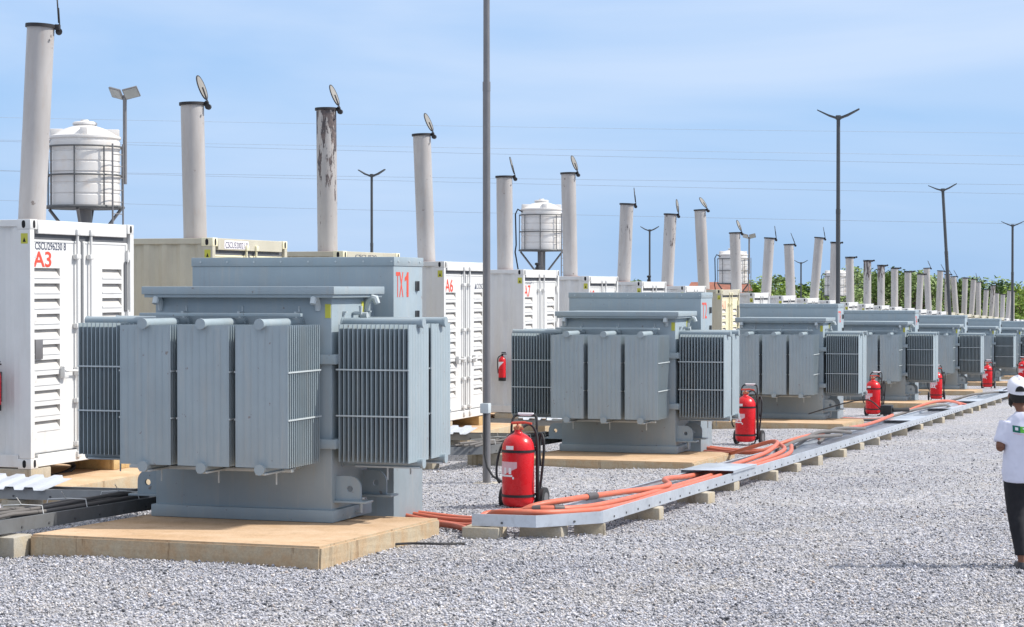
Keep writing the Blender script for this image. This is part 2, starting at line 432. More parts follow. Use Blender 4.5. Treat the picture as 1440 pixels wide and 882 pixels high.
def rounded(y0, z0, w, h, r, corner):
    """plate outline with some rounded corners"""
    out = []
    for cx, cy, a0, key in ((y0 + w, z0, -90, 'br'), (y0 + w, z0 + h, 0, 'tr'), (y0, z0 + h, 90, 'tl'), (y0, z0, 180, 'bl')):
        if key in corner:
            ox = -r if 'r' in key else r; oy = r if 'b' in key else -r
            for q in range(7):
                a = R(a0 + 15 * q); out.append((cx + ox + r * math.cos(a), cy + oy + r * math.sin(a)))
        else: out.append((cx, cy))
    return out
def make_transformer():
    T = thing('power_transformer', 'x', 'transformer', (0, 0, 0))
    # tank
    mb = MB()
    mb.bbox(-.95, .95, 0, .95, 0, .115, .008)
    mb.bbox(-.92, .92, .04, .91, .10, 2.125, .012)
    mb.build('tank', M['tx'], T)
    for z in (.69, 1.48):
        mb = MB()
        for a in ((-.985, .985, -.02, .05), (-.985, .985, .90, .97), (-.985, -.915, .05, .90), (.915, .985, .05, .90)):
            mb.bbox(a[0], a[1], a[2], a[3], z, z + .09, .006)
        mb.build('stiffener', M['tx'], T)
    mb = MB(); mb.bbox(-1.0, 1.0, -.09, 1.16, 2.13, 2.205, .006); mb.bbox(-.98, .98, -.07, 1.14, 2.10, 2.135, .004)
    mb.build('lid', M['tx'], T)
    # box at the back
    mb = MB(); mb.bbox(-1.2, 1.02, 1.35, 2.15, -.16, 2.41, .006); mb.build('cable_box', M['tx'], T)
    mb = MB(); mb.bbox(-1.208, 1.028, 1.342, 2.158, 2.41, 2.50, .005)
    mb.mi = 1
    for i in range(8): mb.tube([(-1.1 + .3 * i, 1.344, 2.455), (-1.1 + .3 * i, 1.334, 2.455)], .010, 8)
    for y in (1.45, 1.75, 2.05): mb.tube([(1.026, y, 2.455), (1.036, y, 2.455)], .010, 8)
    mb.build('cable_box_lid', [M['tx'], M['tx_light']], T)
    mb = MB(); mb.box(-.8, .8, .91, 1.35, 1.0, 2.05); mb.build('bushing_duct', M['tx'], T)
    for z in (1.86, 2.16):
        mb = MB(); mb.bbox(1.02, 1.035, 1.94, 2.02, z, z + .10, .004); mb.tube([(1.04, 1.98, z), (1.04, 1.98, z + .1)], .014, 8); mb.build('hinge', M['darkpole'], T)
    # radiators
    fr = radiator_mesh(16, .046).build('radiator', M['tx'], None, angle=50); rme = fr.data
    bpy.data.objects.remove(fr)
    L = .03 + 15 * .046 + .03
    pm = MB(); pm.tube([(-.12, 0, 0), (L - .02, 0, 0), (L + .012, 0, 0)], .045, 16); pm.tube([(L + .01, 0, 0), (L + .03, 0, 0)], .05, 16)
    pm.tube([(-.085, 0, 0), (-.065, 0, 0)], .06, 16); pm.tube([(-.05, 0, 0), (-.03, 0, 0)], .06, 16)
    po = pm.build('header_pipe', M['tx'], None); pme = po.data; bpy.data.objects.remove(po)
    ro = MB().box(0, L - .02, -.004, .004, -.007, .007).build('tie_rod', M['tx_light'], None, smooth=False); tme = ro.data; bpy.data.objects.remove(ro)
    vm = MB(); vm.tube([(0, 0, .05), (0, 0, .12)], .012, 8); vm.box(-.07, .03, -.012, .012, .105, .12); vm.tube([(-.06, 0, .09), (-.06, 0, .17)], .008, 6)
    vo = vm.build('valve_lever', M['tx_light'], None); vme = vo.data; bpy.data.objects.remove(vo)
    dm = MB(); dm.bbox(.1, L, -.05, .05, -.045, -.028, .003); dm.tube([(L * .55, .0, -.03), (L * .55, 0, -.16)], .008, 6)
    do = dm.build('drain_bracket', M['tx_light'], None); dme = do.data; bpy.data.objects.remove(do)
    def rad(x, y, rz):
        r_ = mesh_obj('radiator', rme, T, (x, y, .57), (0, 0, rz))
        for z in (.0, 1.28): mesh_obj('header_pipe', pme, r_, (0, 0, z + (.015 if z else -.015)))
        for z in (.43, .86):
            for sy in (-.265, .265): mesh_obj('tie_rod', tme, r_, (0, sy, z))
        mesh_obj('valve_lever', vme, r_, (-.03, 0, 1.28)); mesh_obj('drain_bracket', dme, r_, (0, 0, -.02))
    for x in (-.585, .005, .59): rad(x, -.055, -PI / 2)
    for y in (.31, .905):
        rad(.96, y, 0); rad(-1.04, y, PI)
    for z in (.50, 1.925):
        mb = MB(); mb.bbox(-.95, .72, -.42 + (.2 if z > 1 else 0), -.37 + (.2 if z > 1 else 0), z, z + .03, .003); mb.build('radiator_support', M['tx_light' if z < 1 else 'tx'], T)
    # jacking lugs with an eye
    def lug(s, y, mat='tx'):
        mb = MB()
        out = rounded(0, .20, .25, .23, .11, ('tr',))
        eye = [(.14 + .028 * math.cos(a * PI / 6), .31 + .028 * math.sin(a * PI / 6)) for a in range(12)]
        # plate with a real hole: ring of quads between the outline and the eye
        cx, cz = .14, .31
        def ang(p): return math.atan2(p[1] - cz, p[0] - cx)
        def ray(t):
            best = None
            for i in range(len(out)):
                p, q = out[i], out[(i + 1) % len(out)]
                dx, dz = math.cos(t), math.sin(t); ex, ez = q[0] - p[0], q[1] - p[1]
                den = dx * ez - dz * ex
                if abs(den) < 1e-9: continue
                u = ((p[0] - cx) * ez - (p[1] - cz) * ex) / den; w_ = ((p[0] - cx) * dz - (p[1] - cz) * dx) / den
                if u > 0 and -1e-6 <= w_ <= 1 + 1e-6 and (best is None or u < best): best = u
            return (cx + best * math.cos(t), cz + best * math.sin(t))
        ts = sorted(set([round(ang(p), 5) for p in out] + [round(-PI + PI * k / 10, 5) for k in range(20)]))
        n = len(ts); vs = []
        for yy in (y, y + .025):
            vs += [(s * (.92 + ray(t)[0]), yy, ray(t)[1]) for t in ts]
            vs += [(s * (.92 + cx + .03 * math.cos(t)), yy, cz + .03 * math.sin(t)) for t in ts]
        fs = []
        for k in range(n):
            a, b_ = k, (k + 1) % n
            fs += [(a, b_, b_ + n, a + n), (a + 2 * n, a + 3 * n, b_ + 3 * n, b_ + 2 * n), (a, a + 2 * n, b_ + 2 * n, b_), (a + n, b_ + n, b_ + 3 * n, a + 3 * n)]
        mb.add(vs, fs)
        x0, x1 = sorted((s * .92, s * 1.24)); mb.bbox(x0, x1, y - .06, y + .14, .18, .20, .003)
        mb.build('jacking_lug', M[mat], T)
    lug(1, .14); lug(1, .78); lug(-1, .14); lug(-1, .78)
    # lifting hooks under the lid
    def hook(x, y, dx, dy, s=1.):
        mb = MB()
        pts = [(x, y, 1.98), (x + dx * .02, y + dy * .02, 2.06), (x + dx * .06, y + dy * .06, 2.10), (x + dx * .10, y + dy * .10, 2.09), (x + dx * .12, y + dy * .12, 2.04)]
        pts = [(x + (p[0] - x) * s, y + (p[1] - y) * s, 2.10 + (p[2] - 2.10) * s) for p in pts]
        mb.tube(pts, [.028 * s, .032 * s, .034 * s, .034 * s, .03 * s], 8)
        mb.build('lifting_hook', M['tx_light'], T)
    hook(.78, .045, 0, -1); hook(-.86, .045, 0, -1); hook(.92, .86, 1, 0, 1.05); hook(-.92, .86, -1, 0, 1.05)
    mb = MB(); mb.box(.855, .91, .036, .041, 1.91, 2.04); mb.build('warning_plate', M['yellow'], T, smooth=False)
    mb = MB(); mb.box(.918, .9235, .76, .82, 1.93, 2.06); mb.build('warning_plate', M['yellow'], T, smooth=False)
    MB().tube([(.93, .55, 1.95), (1.0, .55, 1.95), (1.0, .55, 2.02)], .02, 8).build('oil_gauge', M['tx_light'], T)
    MB().tube([(.93, .72, 1.93), (1.0, .72, 1.93)], .03, 10).build('sampling_valve', M['tx_light'], T)
    # valve stub low on the right face
    mb = MB(); mb.tube([(.92, .55, .05), (1.0, .55, .05), (1.0, .55, .16)], .02, 8); mb.bbox(.97, 1.03, .52, .58, .15, .19, .004); mb.build('drain_valve', M['tx_light'], T)
    return T
TX = make_transformer()
TXN = 8
TX_DZ = [0, -.075, -.05, -.03, -.03, -.03, -.03, -.03]
TX_LABEL = ['large grey finned transformer nearest the camera, marked TX 1', 'grey finned transformer marked 2, second in the row',
            'grey finned transformer behind the second wheeled extinguisher, third in the row', 'grey finned transformer, fourth of the row', 'grey finned transformer, fifth of the row',
            'grey finned transformer, sixth of the row', 'grey finned transformer, seventh of the row', 'grey finned transformer at the right edge, farthest of the row']
pl = MB(); 
def plinth_mesh():
    bm = bmesh.new(); bmesh.ops.create_cube(bm, size=1)
    for q in bm.verts: q.co = Vector((q.co.x * 2.76, q.co.y * 2.84 + 1.42, q.co.z * .30 - .15))
    bmesh.ops.subdivide_edges(bm, edges=bm.edges[:], cuts=9, use_grid_fill=True)
    for q in bm.verts:
        if q.co.z > -.01: continue
        q.co.x += random.uniform(-.002, .002); q.co.y += random.uniform(-.002, .002)
    sharp = [e for e in bm.edges if len(e.link_faces) == 2 and e.calc_face_angle() > 1]
    bmesh.ops.bevel(bm, geom=sharp, offset=.018, segments=2, affect='EDGES')
    me = bpy.data.meshes.new('concrete_plinth'); bm.to_mesh(me); bm.free(); me.materials.append(M['plinth']); return me
PLM = plinth_mesh()
for i in range(TXN):
    y = TX0 + TXP * i; t = TX if i == 0 else copy_tree(TX)
    z = G(TXC, y) + .18 + TX_DZ[i]
    t.location = (TXC, y, z); tag(t, TX_LABEL[i], 'transformer', 'grey transformers along the gravel yard')
    p = mesh_obj('concrete_plinth', PLM, None, (TXC + .30, y - 1.95, z + .043))
    p.rotation_euler = (math.atan(SLOPE_Y), 0, 0)
    tag(p, ['sand coloured concrete plinth under the nearest transformer', 'low concrete plinth under the second transformer'][i] if i < 2 else f'low sandy concrete plinth under the {ORD[i]} transformer of the row', 'plinth', 'concrete plinths under the transformers')
TXS = [o for o in S.objects if o.name.startswith('power_transformer')]
for i, s in enumerate(['TX1', 'T2', 'T3', 'T4', 'T5', 'T6', 'T7']):
    if i == 0:
        text_on_right('lettering', 'TX', M['redtext'], TXS[0], 1.0205, 1.41, 2.10, .25, .20, .008)
        MB().prism([(1.70, 2.10), (1.75, 2.10), (1.75, 2.35), (1.715, 2.35), (1.69, 2.315), (1.65, 2.295), (1.65, 2.255), (1.70, 2.275)], 'x', 1.0205, 1.0225).build('lettering', M['redtext'], TXS[0], smooth=False)
    elif i < 4: text_on_right('lettering', ('T' if i > 1 else 'T') + str(i + 1), M['redtext'], TXS[i], 1.0205, 1.42, 2.08, .26, .34, .0)

# ---------------------------------------------------------------- generator containers
CX, CY0, CP = -12.77, 20.72, 4.5
SHIFT = {3: .0, 4: .14, 5: .18, 6: .28, 7: .37, 8: .56, 9: .68, 10: .65, 11: .56, 12: .55, 13: .66, 14: .63, 15: .75, 16: .66, 17: .4, 18: .55, 19: .2, 20: .15, 21: .45, 22: .3}
def container_y(k): return CY0 + CP * (k - 3) + SHIFT.get(k, -.04 * (k - 22))
LEN, WID, HGT = 12.19, 2.44, 2.9
def corrugated(mb, x0, x1, y, s, z0, z1, depth=.036, pitch=.278):
    """corrugated sheet along x at y, recessed to the inside (direction s)"""
    pts = [(x1, 0)]; x = x1
    while x - pitch > x0:
        pts += [(x - .07, 0), (x - .14, depth), (x - .208, depth), (x - pitch, 0)]; x -= pitch
    pts.append((x0, 0))
    vs = []; 
    for (px, d) in pts: vs += [(px, y + s * d, z0), (px, y + s * d, z1)]
    mb.add(vs, [(2 * i, 2 * i + 2, 2 * i + 3, 2 * i + 1) for i in range(len(pts) - 1)])
def container_shell():
    mb = MB()
    # frame
    for y0, y1 in ((0, .09), (WID - .09, WID)):
        mb.bbox(-.16, -.002, y0, y1, .119, HGT - .119, .006)
        mb.bbox(-LEN, -LEN + .16, y0, y1, .119, HGT - .119, .006)
    for y0, y1 in ((.0, .06), (WID - .06, WID)):
        mb.bbox(-LEN + .17, -.17, y0, y1, HGT - .085, HGT - .006, .005)
        mb.bbox(-LEN + .17, -.17, y0 + .004, y1 - .004, .015, .16, .006)
    mb.bbox(-.14, -.004, .178, WID - .178, HGT - .165, HGT - .004, .008)     # header over the doors
    mb.bbox(-.14, -.006, .165, WID - .165, .012, .155, .008)                 # sill
    mb.box(-LEN, -LEN + .1, .09, WID - .09, .012, HGT - .02)                   # rear wall
    corrugated(mb, -LEN + .16, -.16, .018, 1, .155, HGT - .08)
    corrugated(mb, -LEN + .16, -.16, WID - .018, -1, .155, HGT - .08)
    mb.box(-LEN + .1, -.141, .06, WID - .06, HGT - .045, HGT - .02)              # roof
    mb.box(-LEN + .1, -.141, .07, WID - .07, .1, .14)
    return mb
def casting():
    mb = MB(); mb.bbox(-.178, 0, 0, .162, 0, .118, .008)
    mb.mi = 1  # raised black ovals paint the shaded depth of the slot holes
    o = [(.081 + .026 * math.cos(a), .059 + .036 * math.sin(a) + (.012 if math.sin(a) > 0 else -.012)) for a in [2 * PI * q / 14 for q in range(14)]]
    mb.prism(o, 'x', -.001, .002)
    o2 = [(-.09 + .024 * math.cos(a), .059 + .034 * math.sin(a) + (.012 if math.sin(a) > 0 else -.012)) for a in [2 * PI * q / 14 for q in range(14)]]
    mb.prism(o2, 'y', -.002, .001)
    return mb
Z_TOP, PIT, NL = 2.335, .1795, 11
def door_panel(y0, y1, l0, l1):
    """one door leaf with a column of louvres from l0 to l1"""
    mb = MB(); xf, xb = -.045, -.085; z0, z1 = .165, 2.668
    def q(a, b_, c, d): mb.add([a, b_, c, d], [(0, 1, 2, 3)])
    def rect(ya, yb, za, zb, x=xf): q((x, ya, za), (x, yb, za), (x, yb, zb), (x, ya, zb))
    zb = Z_TOP - NL * PIT
    rect(y0, l0, z0, z1); rect(l1, y1, z0, z1); rect(l0, l1, z0, zb); rect(l0, l1, Z_TOP, z1)
    dp = .062
    for k in range(NL):
        zt = Z_TOP - k * PIT; zl = zt - PIT
        zs = zt - .10
        rect(l0, l1, zl, zs)
        # raised lip so each blade has a soft edge
        mb.box(xf, xf + .008, l0 - .004, l1 + .004, zs - .02, zs)
        mb.mi = 1
        q((xf, l0, zs), (xf, l1, zs), (xf - dp, l1, zt), (xf - dp, l0, zt))
        q((xf, l0, zs), (xf - dp, l0, zt), (xf, l0, zt), (xf, l0, (zs + zt) / 2))
        q((xf, l1, zs), (xf, l1, (zs + zt) / 2), (xf, l1, zt), (xf - dp, l1, zt))
        q((xf - dp, l0, zt), (xf - dp, l1, zt), (xf, l1, zt), (xf, l0, zt))
        mb.mi = 0
    # edges of the leaf
    for a, b_ in ((y0, y0), (y1, y1)): q((xf, a, z0), (xf, a, z1), (xb, a, z1), (xb, a, z0))
    q((xf, y0, z1), (xf, y1, z1), (xb, y1, z1), (xb, y0, z1)); q((xf, y0, z0), (xf, y1, z0), (xb, y1, z0), (xb, y0, z0))
    # pressed frame along the leaf edges
    for a in ((y0 + .005, y0 + .03, z0 + .01, z1 - .01), (y1 - .05, y1 - .005, z0 + .01, z1 - .01)): mb.bbox(xf - .01, xf + .012, *a, .005)
    mb.bbox(xf - .01, xf + .010, y0 + .03, y1 - .05, z0 + .01, z0 + .07, .004); mb.bbox(xf - .01, xf + .008, y0 + .03, y1 - .05, z1 - .028, z1 - .008, .003)
    return mb
def rod():
    mb = MB(); mb.tube([(.0, 0, .05), (.0, 0, 2.80)], .017, 10)
    for z in (.2, .72, 1.62, 2.45): mb.bbox(-.035, .024, -.05, .05, z, z + .055, .006)
    for z in (.06, 2.735): mb.bbox(-.03, .03, -.045, .045, z, z + .075, .01)
    return mb
def handle(s):
    mb = MB(); mb.tube([(.03, 0, 0), (.035, s * .1, .01), (.035, s * .34, .02)], .012, 8); mb.bbox(-.03, .035, s * .30 - .05, s * .30 + .05, -.07, .07, .008); mb.bbox(-.03, .03, -.035, .035, -.05, .05, .008)
    return mb
def hinge():
    mb = MB(); mb.bbox(-.03, .015, -.065, .06, -.05, .05, .006); mb.tube([(.005, -.05, -.075), (.005, -.05, .075)], .016, 8); return mb
def mesh_of(mb, name, mats, **k):
    o = mb.build(name, mats, None, **k); me = o.data; bpy.data.objects.remove(o); return me
ME = {}
for tone in ('white', 'cream'):
    pm = M['white'] if tone == 'white' else M['cream']; dm = M['white'] if tone == 'white' else M['cream_door']
    ME[tone] = dict(shell=mesh_of(container_shell(), 'container_shell', pm, angle=20), cast=mesh_of(casting(), 'corner_casting', [dm, M['slot']], angle=30),
                    d1=mesh_of(door_panel(.10, 1.188, .15, .72), 'door', [dm, M['inner']], angle=25), d2=mesh_of(door_panel(1.252, 2.34, 1.72, 2.20), 'door', [dm, M['inner']], angle=25),
                    rod=mesh_of(rod(), 'locking_bar', dm), h1=mesh_of(handle(-1), 'door_handle', dm), h2=mesh_of(handle(1), 'door_handle', dm), hinge=mesh_of(hinge(), 'hinge', dm))
mb = MB(); mb.box(-.135, -.047, .10, WID - .10, HGT - .234, HGT - .16); mb.box(-.12, -.047, 1.18, 1.26, .15, HGT - .235); mb.box(-.12, -.095, .09, WID - .09, .14, .18)  # header strip's dark grey paints the shaded gap; the rest is gasket
ME['gasket'] = mesh_of(mb, 'gasket_and_gap_shade', M['shadow_gap'], smooth=False)
mb = MB(); mb.box(-.125, -.035, -.0025, .0, HGT - .285, HGT - .165); mb.mi = 1
mb.prism([(-.10, HGT - .265), (-.06, HGT - .265), (-.08, HGT - .21)], 'y', -.004, -.002)
ME['sticker'] = mesh_of(mb, 'warning_sticker', [M['yellow'], M['slot']], smooth=False)
mb = MB(); mb.prism([(2.29 + .035 * math.cos(a), 2.12 + .035 * math.sin(a) + (.28 if math.sin(a) > 0 else -.28)) for a in [2 * PI * q / 16 for q in range(16)]], 'x', -.05, -.0315)
ME['pocket'] = mesh_of(mb, 'hinge_pocket_shade', M['shadow_gap'])  # raised dark plate painted in place of a shaded recess
mb = MB(); mb.lathe([(.05, 0), (.05, .06), (.03, .06), (.03, .10), (.055, .11), (.055, .15), (.02, .16)], (-.35, 2.0, HGT), 12)
ME['vent'] = mesh_of(mb, 'roof_vent', M['black'])
RADS = .166
def stack_mesh(h, mat):
    mb = MB(); prof = [(RADS, 0)] + [(RADS + random.uniform(-.0015, .0015), h * q / 8) for q in range(1, 8)] + [(RADS, h), (RADS - .012, h), (RADS - .012, h - .4)]
    mb.lathe(prof, n=28); mb.mi = 1; mb.lathe([(RADS + .045, -.0), (RADS + .045, .024)], n=28); mb.mi = 0
    for a in (-.6, 2.4): mb.tube([(RADS * math.cos(a) * .98, RADS * math.sin(a) * .98, h - .18), (RADS * math.cos(a) * 1.12, RADS * math.sin(a) * 1.12, h - .18)], .014, 8)
    return mesh_of(mb, 'exhaust_stack', [mat, M['rust_roof']], angle=40)
mb = MB(); mb.lathe([(RADS + .001, -.03), (RADS + .022, -.03), (RADS + .022, .012), (RADS - .01, .012)], n=28)
mb.bbox(RADS + .01, RADS + .07, -.04, .04, -.05, .02, .006)
ME['collar'] = mesh_of(mb, 'stack_collar', M['soot'])
# rain flap: hinge at the origin, disc lying towards -x when closed, counterweight on the other side
mb = MB(); n = 28
mb.lathe([(RADS + .012, 0), (RADS + .012, .008)], (-RADS - .05, 0, 0), n); mb.mi = 1
mb.bbox(-RADS * 1.3, .03, -.022, .022, .008, .022, .004); mb.tube([(0, -.05, .005), (0, .05, .005)], .014, 8)
mb.bbox(.0, .06, -.02, .02, -.005, .014, .004); mb.tube([(.075, -.03, -.0), (.075, .03, -.0)], .042, 12)
rimp = [(-RADS - .05 + (RADS + .012) * math.cos(2 * PI * q / 24), (RADS + .012) * math.sin(2 * PI * q / 24), .004) for q in range(25)]
mb.tube(rimp, .010, 6, cap=False)
ME['flap'] = mesh_of(mb, 'rain_flap', [M['flap'], M['soot']])

# height, lean to the right as seen from the doors' front side, flap angle, flap turn, paint
STK = {3: (2.45, .12, 84, 12, 'stack'), 4: (1.97, -.04, 72, -8, 'stack'), 5: (2.39, -.02, 70, -11, 'stack_peel'), 6: (2.40, -.09, 70, -14, 'stack'), 7: (1.96, -.02, 76, -5, 'stack'),
       8: (2.39, -.05, 72, -18, 'stack'), 9: (1.97, .08, 82, -5, 'stack_worn'), 10: (1.97, .09, 80, -14, 'stack_worn'), 11: (2.35, -.12, 60, -24, 'stack'), 12: (1.90, -.06, 70, -20, 'stack'),
       13: (1.95, .12, 80, -9, 'stack'), 14: (1.93, -.08, 72, -9, 'stack'), 15: (2.39, .20, 76, -10, 'stack'), 16: (2.38, .06, 2, 0, 'stack'), 17: (1.95, -.04, 2, 0, 'stack'),
       18: (1.98, 0, 2, 0, 'stack_burnt'), 19: (1.91, 0, 2, 0, 'stack_burnt'), 20: (1.93, 0, 2, 0, 'stack'), 21: (1.91, 0, 2, 0, 'stack'), 22: (1.92, .08, 2, 0, 'stack'), 23: (2.38, -.12, 70, -8, 'stack'),
       24: (2.37, .10, 60, -10, 'stack'), 25: (2.31, -.02, 60, -10, 'stack_peel'), 26: (2.31, -.17, 65, -10, 'stack'), 27: (2.33, .07, 2, 0, 'stack'), 28: (2.38, .14, 76, -10, 'stack'), 29: (2.32, 0, 65, -8, 'stack'),
       30: (1.90, .10, 2, 0, 'stack'), 31: (2.31, .15, 60, -8, 'stack_peel'), 32: (1.86, 0, 60, -8, 'stack'), 33: (1.86, .05, 2, 0, 'stack'), 34: (2.24, .16, 65, -8, 'stack'), 35: (2.25, 0, 2, 0, 'stack')}
CREAM = {4, 5, 11, 24, 25, 26, 27, 28, 29, 30, 31}
YAW = math.atan2(.316, .949)
SLABM = mesh_of(MB().bbox(-LEN - .4, .55, -.3, WID + .35, -.3, 0, .02), 'concrete_slab', M['plinth'])
BLKM = [mesh_of(MB().bbox(-.62, 0, 0, .44, 0, .175, .012), 'concrete_block', mt) for mt in (M['block'], M['block_warm'])]
NAMES = {}
for k in range(3, 36):
    y = container_y(k); tone = 'cream' if k in CREAM else 'white'; me = ME[tone]
    z = G(CX, y) + .375
    nm = {3: 'white container marked A3 at the left edge', 4: 'cream container just right of the one marked A3', 5: 'cream container mostly hidden behind transformer TX 1', 6: 'white container marked A6', 7: 'white container marked A7', 11: 'cream container just right of transformer sign 2'}.get(k)
    if nm is None: nm = f'{tone} container, {ORD[k - 3]} of the row from the left'
    short = {3: 'container A3', 4: 'cream container beside A3', 5: 'cream container behind TX 1', 6: 'container A6', 7: 'container A7', 11: 'cream container by sign 2'}.get(k, f'the {ORD[k - 3]} container from the left')
    lab = {3: 'white louvred generator container marked A3 at the left edge', 4: 'cream generator container with numbered header just right of A3', 5: 'cream generator container mostly hidden behind transformer TX 1', 6: 'white louvred generator container marked A6 behind the tall lamp post',
           7: 'white louvred generator container marked A7 with a wall extinguisher', 11: 'cream louvred generator container just right of transformer sign 2'}.get(k, f'{tone} generator container with exhaust stack, {ORD[k - 3]} of the row from the left')
    t = thing('generator_container', lab, 'container', (CX, y, z), 0, 'generator containers standing side by side')
    mesh_obj('container_shell', me['shell'], t)
    mesh_obj('gasket_and_gap_shade', ME['gasket'], t)
    near = k <= 20
    for cz, sz in ((0, 1), (HGT, -1)):
        mesh_obj('corner_casting', me['cast'], t, (0, 0, cz) if sz > 0 else (0, 0, cz - .118))
        mesh_obj('corner_casting', me['cast'], t, (0, WID - .162, cz if sz > 0 else cz - .118))
    for dn in ('d1', 'd2'):
        d = mesh_obj('door', me[dn], t)
        yb = 1.06 if dn == 'd1' else 1.38
        if near:
            mesh_obj('locking_bar', me['rod'], d, (-.004, yb, 0))
            mesh_obj('door_handle', me['h1' if dn == 'd1' else 'h2'], d, (-.01, yb, 1.10))
            for hz in (.38, 1.05, 1.75, 2.5): mesh_obj('hinge', me['hinge'], d, (-.02, .085 if dn == 'd1' else WID - .085, hz), (0, 0, 0 if dn == 'd1' else 0))
    if near: mesh_obj('warning_sticker', ME['sticker'], t)
    if k in (3, 11): mesh_obj('hinge_pocket_shade', ME['pocket'], t)
    if k in (7, 9): mesh_obj('roof_vent', ME['vent'], t)
    # exhaust
    h, lean, fa, ft, mt = STK[k]
    st = mesh_obj('exhaust_stack', stack_mesh(h, M[mt]), t, (-.80, WID / 2 + {3: .11, 4: -.18}.get(k, 0), HGT - .02))
    ang = math.atan2(lean, h)
    st.rotation_euler = (Matrix.Rotation(YAW, 4, 'Z') @ Matrix.Rotation(ang, 4, 'Y')).to_euler()
    mesh_obj('stack_collar', ME['collar'], st, (0, 0, h))
    mesh_obj('rain_flap', ME['flap'], st, ((RADS + .045) * math.cos(R(ft)), (RADS + .045) * math.sin(R(ft)), h + .014), (Matrix.Rotation(R(ft), 4, 'Z') @ Matrix.Rotation(R(fa), 4, 'Y')).to_euler())
    # what it stands on
    sl = mesh_obj('concrete_slab', SLABM, None, (CX, y, z - .175))
    tag(sl, f'sandy concrete slab under {short}', 'slab', 'concrete slabs under the containers')
    for q, yy in enumerate((0, 1.97)):
        bo = mesh_obj('concrete_block', BLKM[0 if q == 0 else 1], None, (CX - (.0 if q == 0 else .03), y + yy, z - .175))
        bo.scale = (1, 1, 1)
        tag(bo, f'{"grey" if q == 0 else "sandy"} concrete block under the {"near" if q == 0 else "far"} door corner of {short}', 'block', 'concrete blocks under the containers')
    if k == 3:
        MB().bbox(-.046, -.025, .15, .31, 1.27, 1.50, .003).build('notice_plate', M['pole'], t)
        text_on_right('lettering', 'CSCU296230 8', M['darktext'], t, -.0448, .17, 2.548, .09, .69, .012)
        text_on_right('lettering', 'A3', M['redtext'], t, -.0448, .13, 2.345, .185, .40, .02)
    elif k == 4:
        o = MB().box(-.004, .0, .36, 1.12, HGT - .145, HGT - .03).build('number_plate', M['labelwhite'], t, smooth=False)
        text_on_right('lettering', 'CSCU520021 9', M['darktext'], o, .0005, .39, HGT - .135, .085, .70, .0)
    elif k == 5:
        text_on_right('lettering', 'CSCU520', M['darktext'], t, -.003, .5, HGT - .10, .05, .9, .004)
    elif k == 6:
        text_on_right('lettering', 'A6', M['redtext'], t, -.0448, .16, 2.345, .235, .42, .018)
        text_on_right('lettering', 'COSC', M['darktext'], t, -.0448, 1.88, 2.40, .10, .36, .0)
        MB().prism([(1.76, 2.40), (1.88, 2.40), (1.85, 2.42), (1.84, 2.50), (1.82, 2.50)], 'x', -.0448, -.0428).build('logo', M['darktext'], t, smooth=False)
    elif k == 7:
        text_on_right('lettering', 'TRIU84 1', M['darktext'], t, -.0448, .19, 2.60, .09, .62, .002)
        text_on_right('lettering', 'A7', M['redtext'], t, -.0448, .16, 2.345, .235, .42, .015)
    elif k == 8:
        text_on_right('lettering', 'A8', M['redtext'], t, -.0448, .16, 2.345, .235, .42, .015)
    elif k == 11:
        text_on_right('lettering', 'A11', M['redtext'], t, -.0448, .16, 2.345, .235, .55, .012)

# ---------------------------------------------------------------- lamp posts
def led_wing(mb, s, ln=.52, ax='x'):
    """one raised arm with its flat lantern"""
    vs = []; prof = [(.04, -.02, .045, .035), (.14, .015, .05, .03), (.24, .05, .075, .028), (ln, .20, .065, .016)]
    for d, z, w, t in prof:
        for a, b_ in ((-w, -t), (w, -t), (w, t), (-w, t)):
            vs.append((s * d, a, z + b_) if ax == 'x' else (a, s * d, z + b_))
    fs = [tuple(range(3, -1, -1)), tuple(range(12, 16))]
    for i in range(3):
        for k in range(4): fs.append((4 * i + k, 4 * i + (k + 1) % 4, 4 * i + 4 + (k + 1) % 4, 4 * i + 4 + k))
    mb.add(vs, fs)
def lamp_post(x, y, h, label, r=.048, lean=0, mat='darkpole', wing=.53, rz=0, group='double lamp posts between the transformers', extra=False, mat2='darkpole'):
    t = thing('lamp_post', label, 'lamp post', (x, y, G(x, y)), rz, group)
    t.rotation_euler = (Matrix.Rotation(rz, 4, 'Z') @ Matrix.Rotation(lean, 4, 'Y')).to_euler()
    mb = MB(); mb.tube([(0, 0, -.1), (0, 0, h * .3), (0, 0, h * .68)], [r * 1.05, r, r * .97], 16); mb.tube([(0, 0, h * .68), (0, 0, h)], [r * .86, r * .8], 16)
    mb.tube([(0, 0, h * .672), (0, 0, h * .688)], r * 1.03, 16); mb.build('pole', M[mat], t)
    MB().bbox(-.16, .16, -.16, .16, -.12, .012, .01).build('pole_footing', M['block'], t)
    hd = MB(); hd.tube([(0, 0, h - .06), (0, 0, h + .05)], r * 1.15, 12); hub = hd.build('lamp_bracket', M[mat2], t)
    for s in (-1, 1):
        w = MB(); led_wing(w, s, wing); w.build('lamp_head', M[mat2], t, loc=(0, 0, h))
    return t
lp = lamp_post(-8.74, 25.2, 7.6, 'tall grey lamp post beside the nearest wheeled extinguisher', .050, 0, 'pole')
MB().bbox(-.058, .058, -.10, .02, .92, 1.05, .008).build('junction_box', M['tx_light'], lp)
MB().tube([(.0, -.07, .92), (-.005, -.075, .6), (0, -.08, .38), (.05, -.11, .22), (.14, -.15, .11), (.28, -.2, .05), (.42, -.25, -.01)], .016, 8).build('supply_cable', M['rubber'], lp)
lamp_post(-8.74, 52.95, 7.6, 'dark lamp post rising behind the third transformer', .06, 0, wing=.54)
lamp_post(-8.74, 80.0, 7.6, 'leaning dark lamp post behind the fifth transformer', .07, -.058, wing=.54)
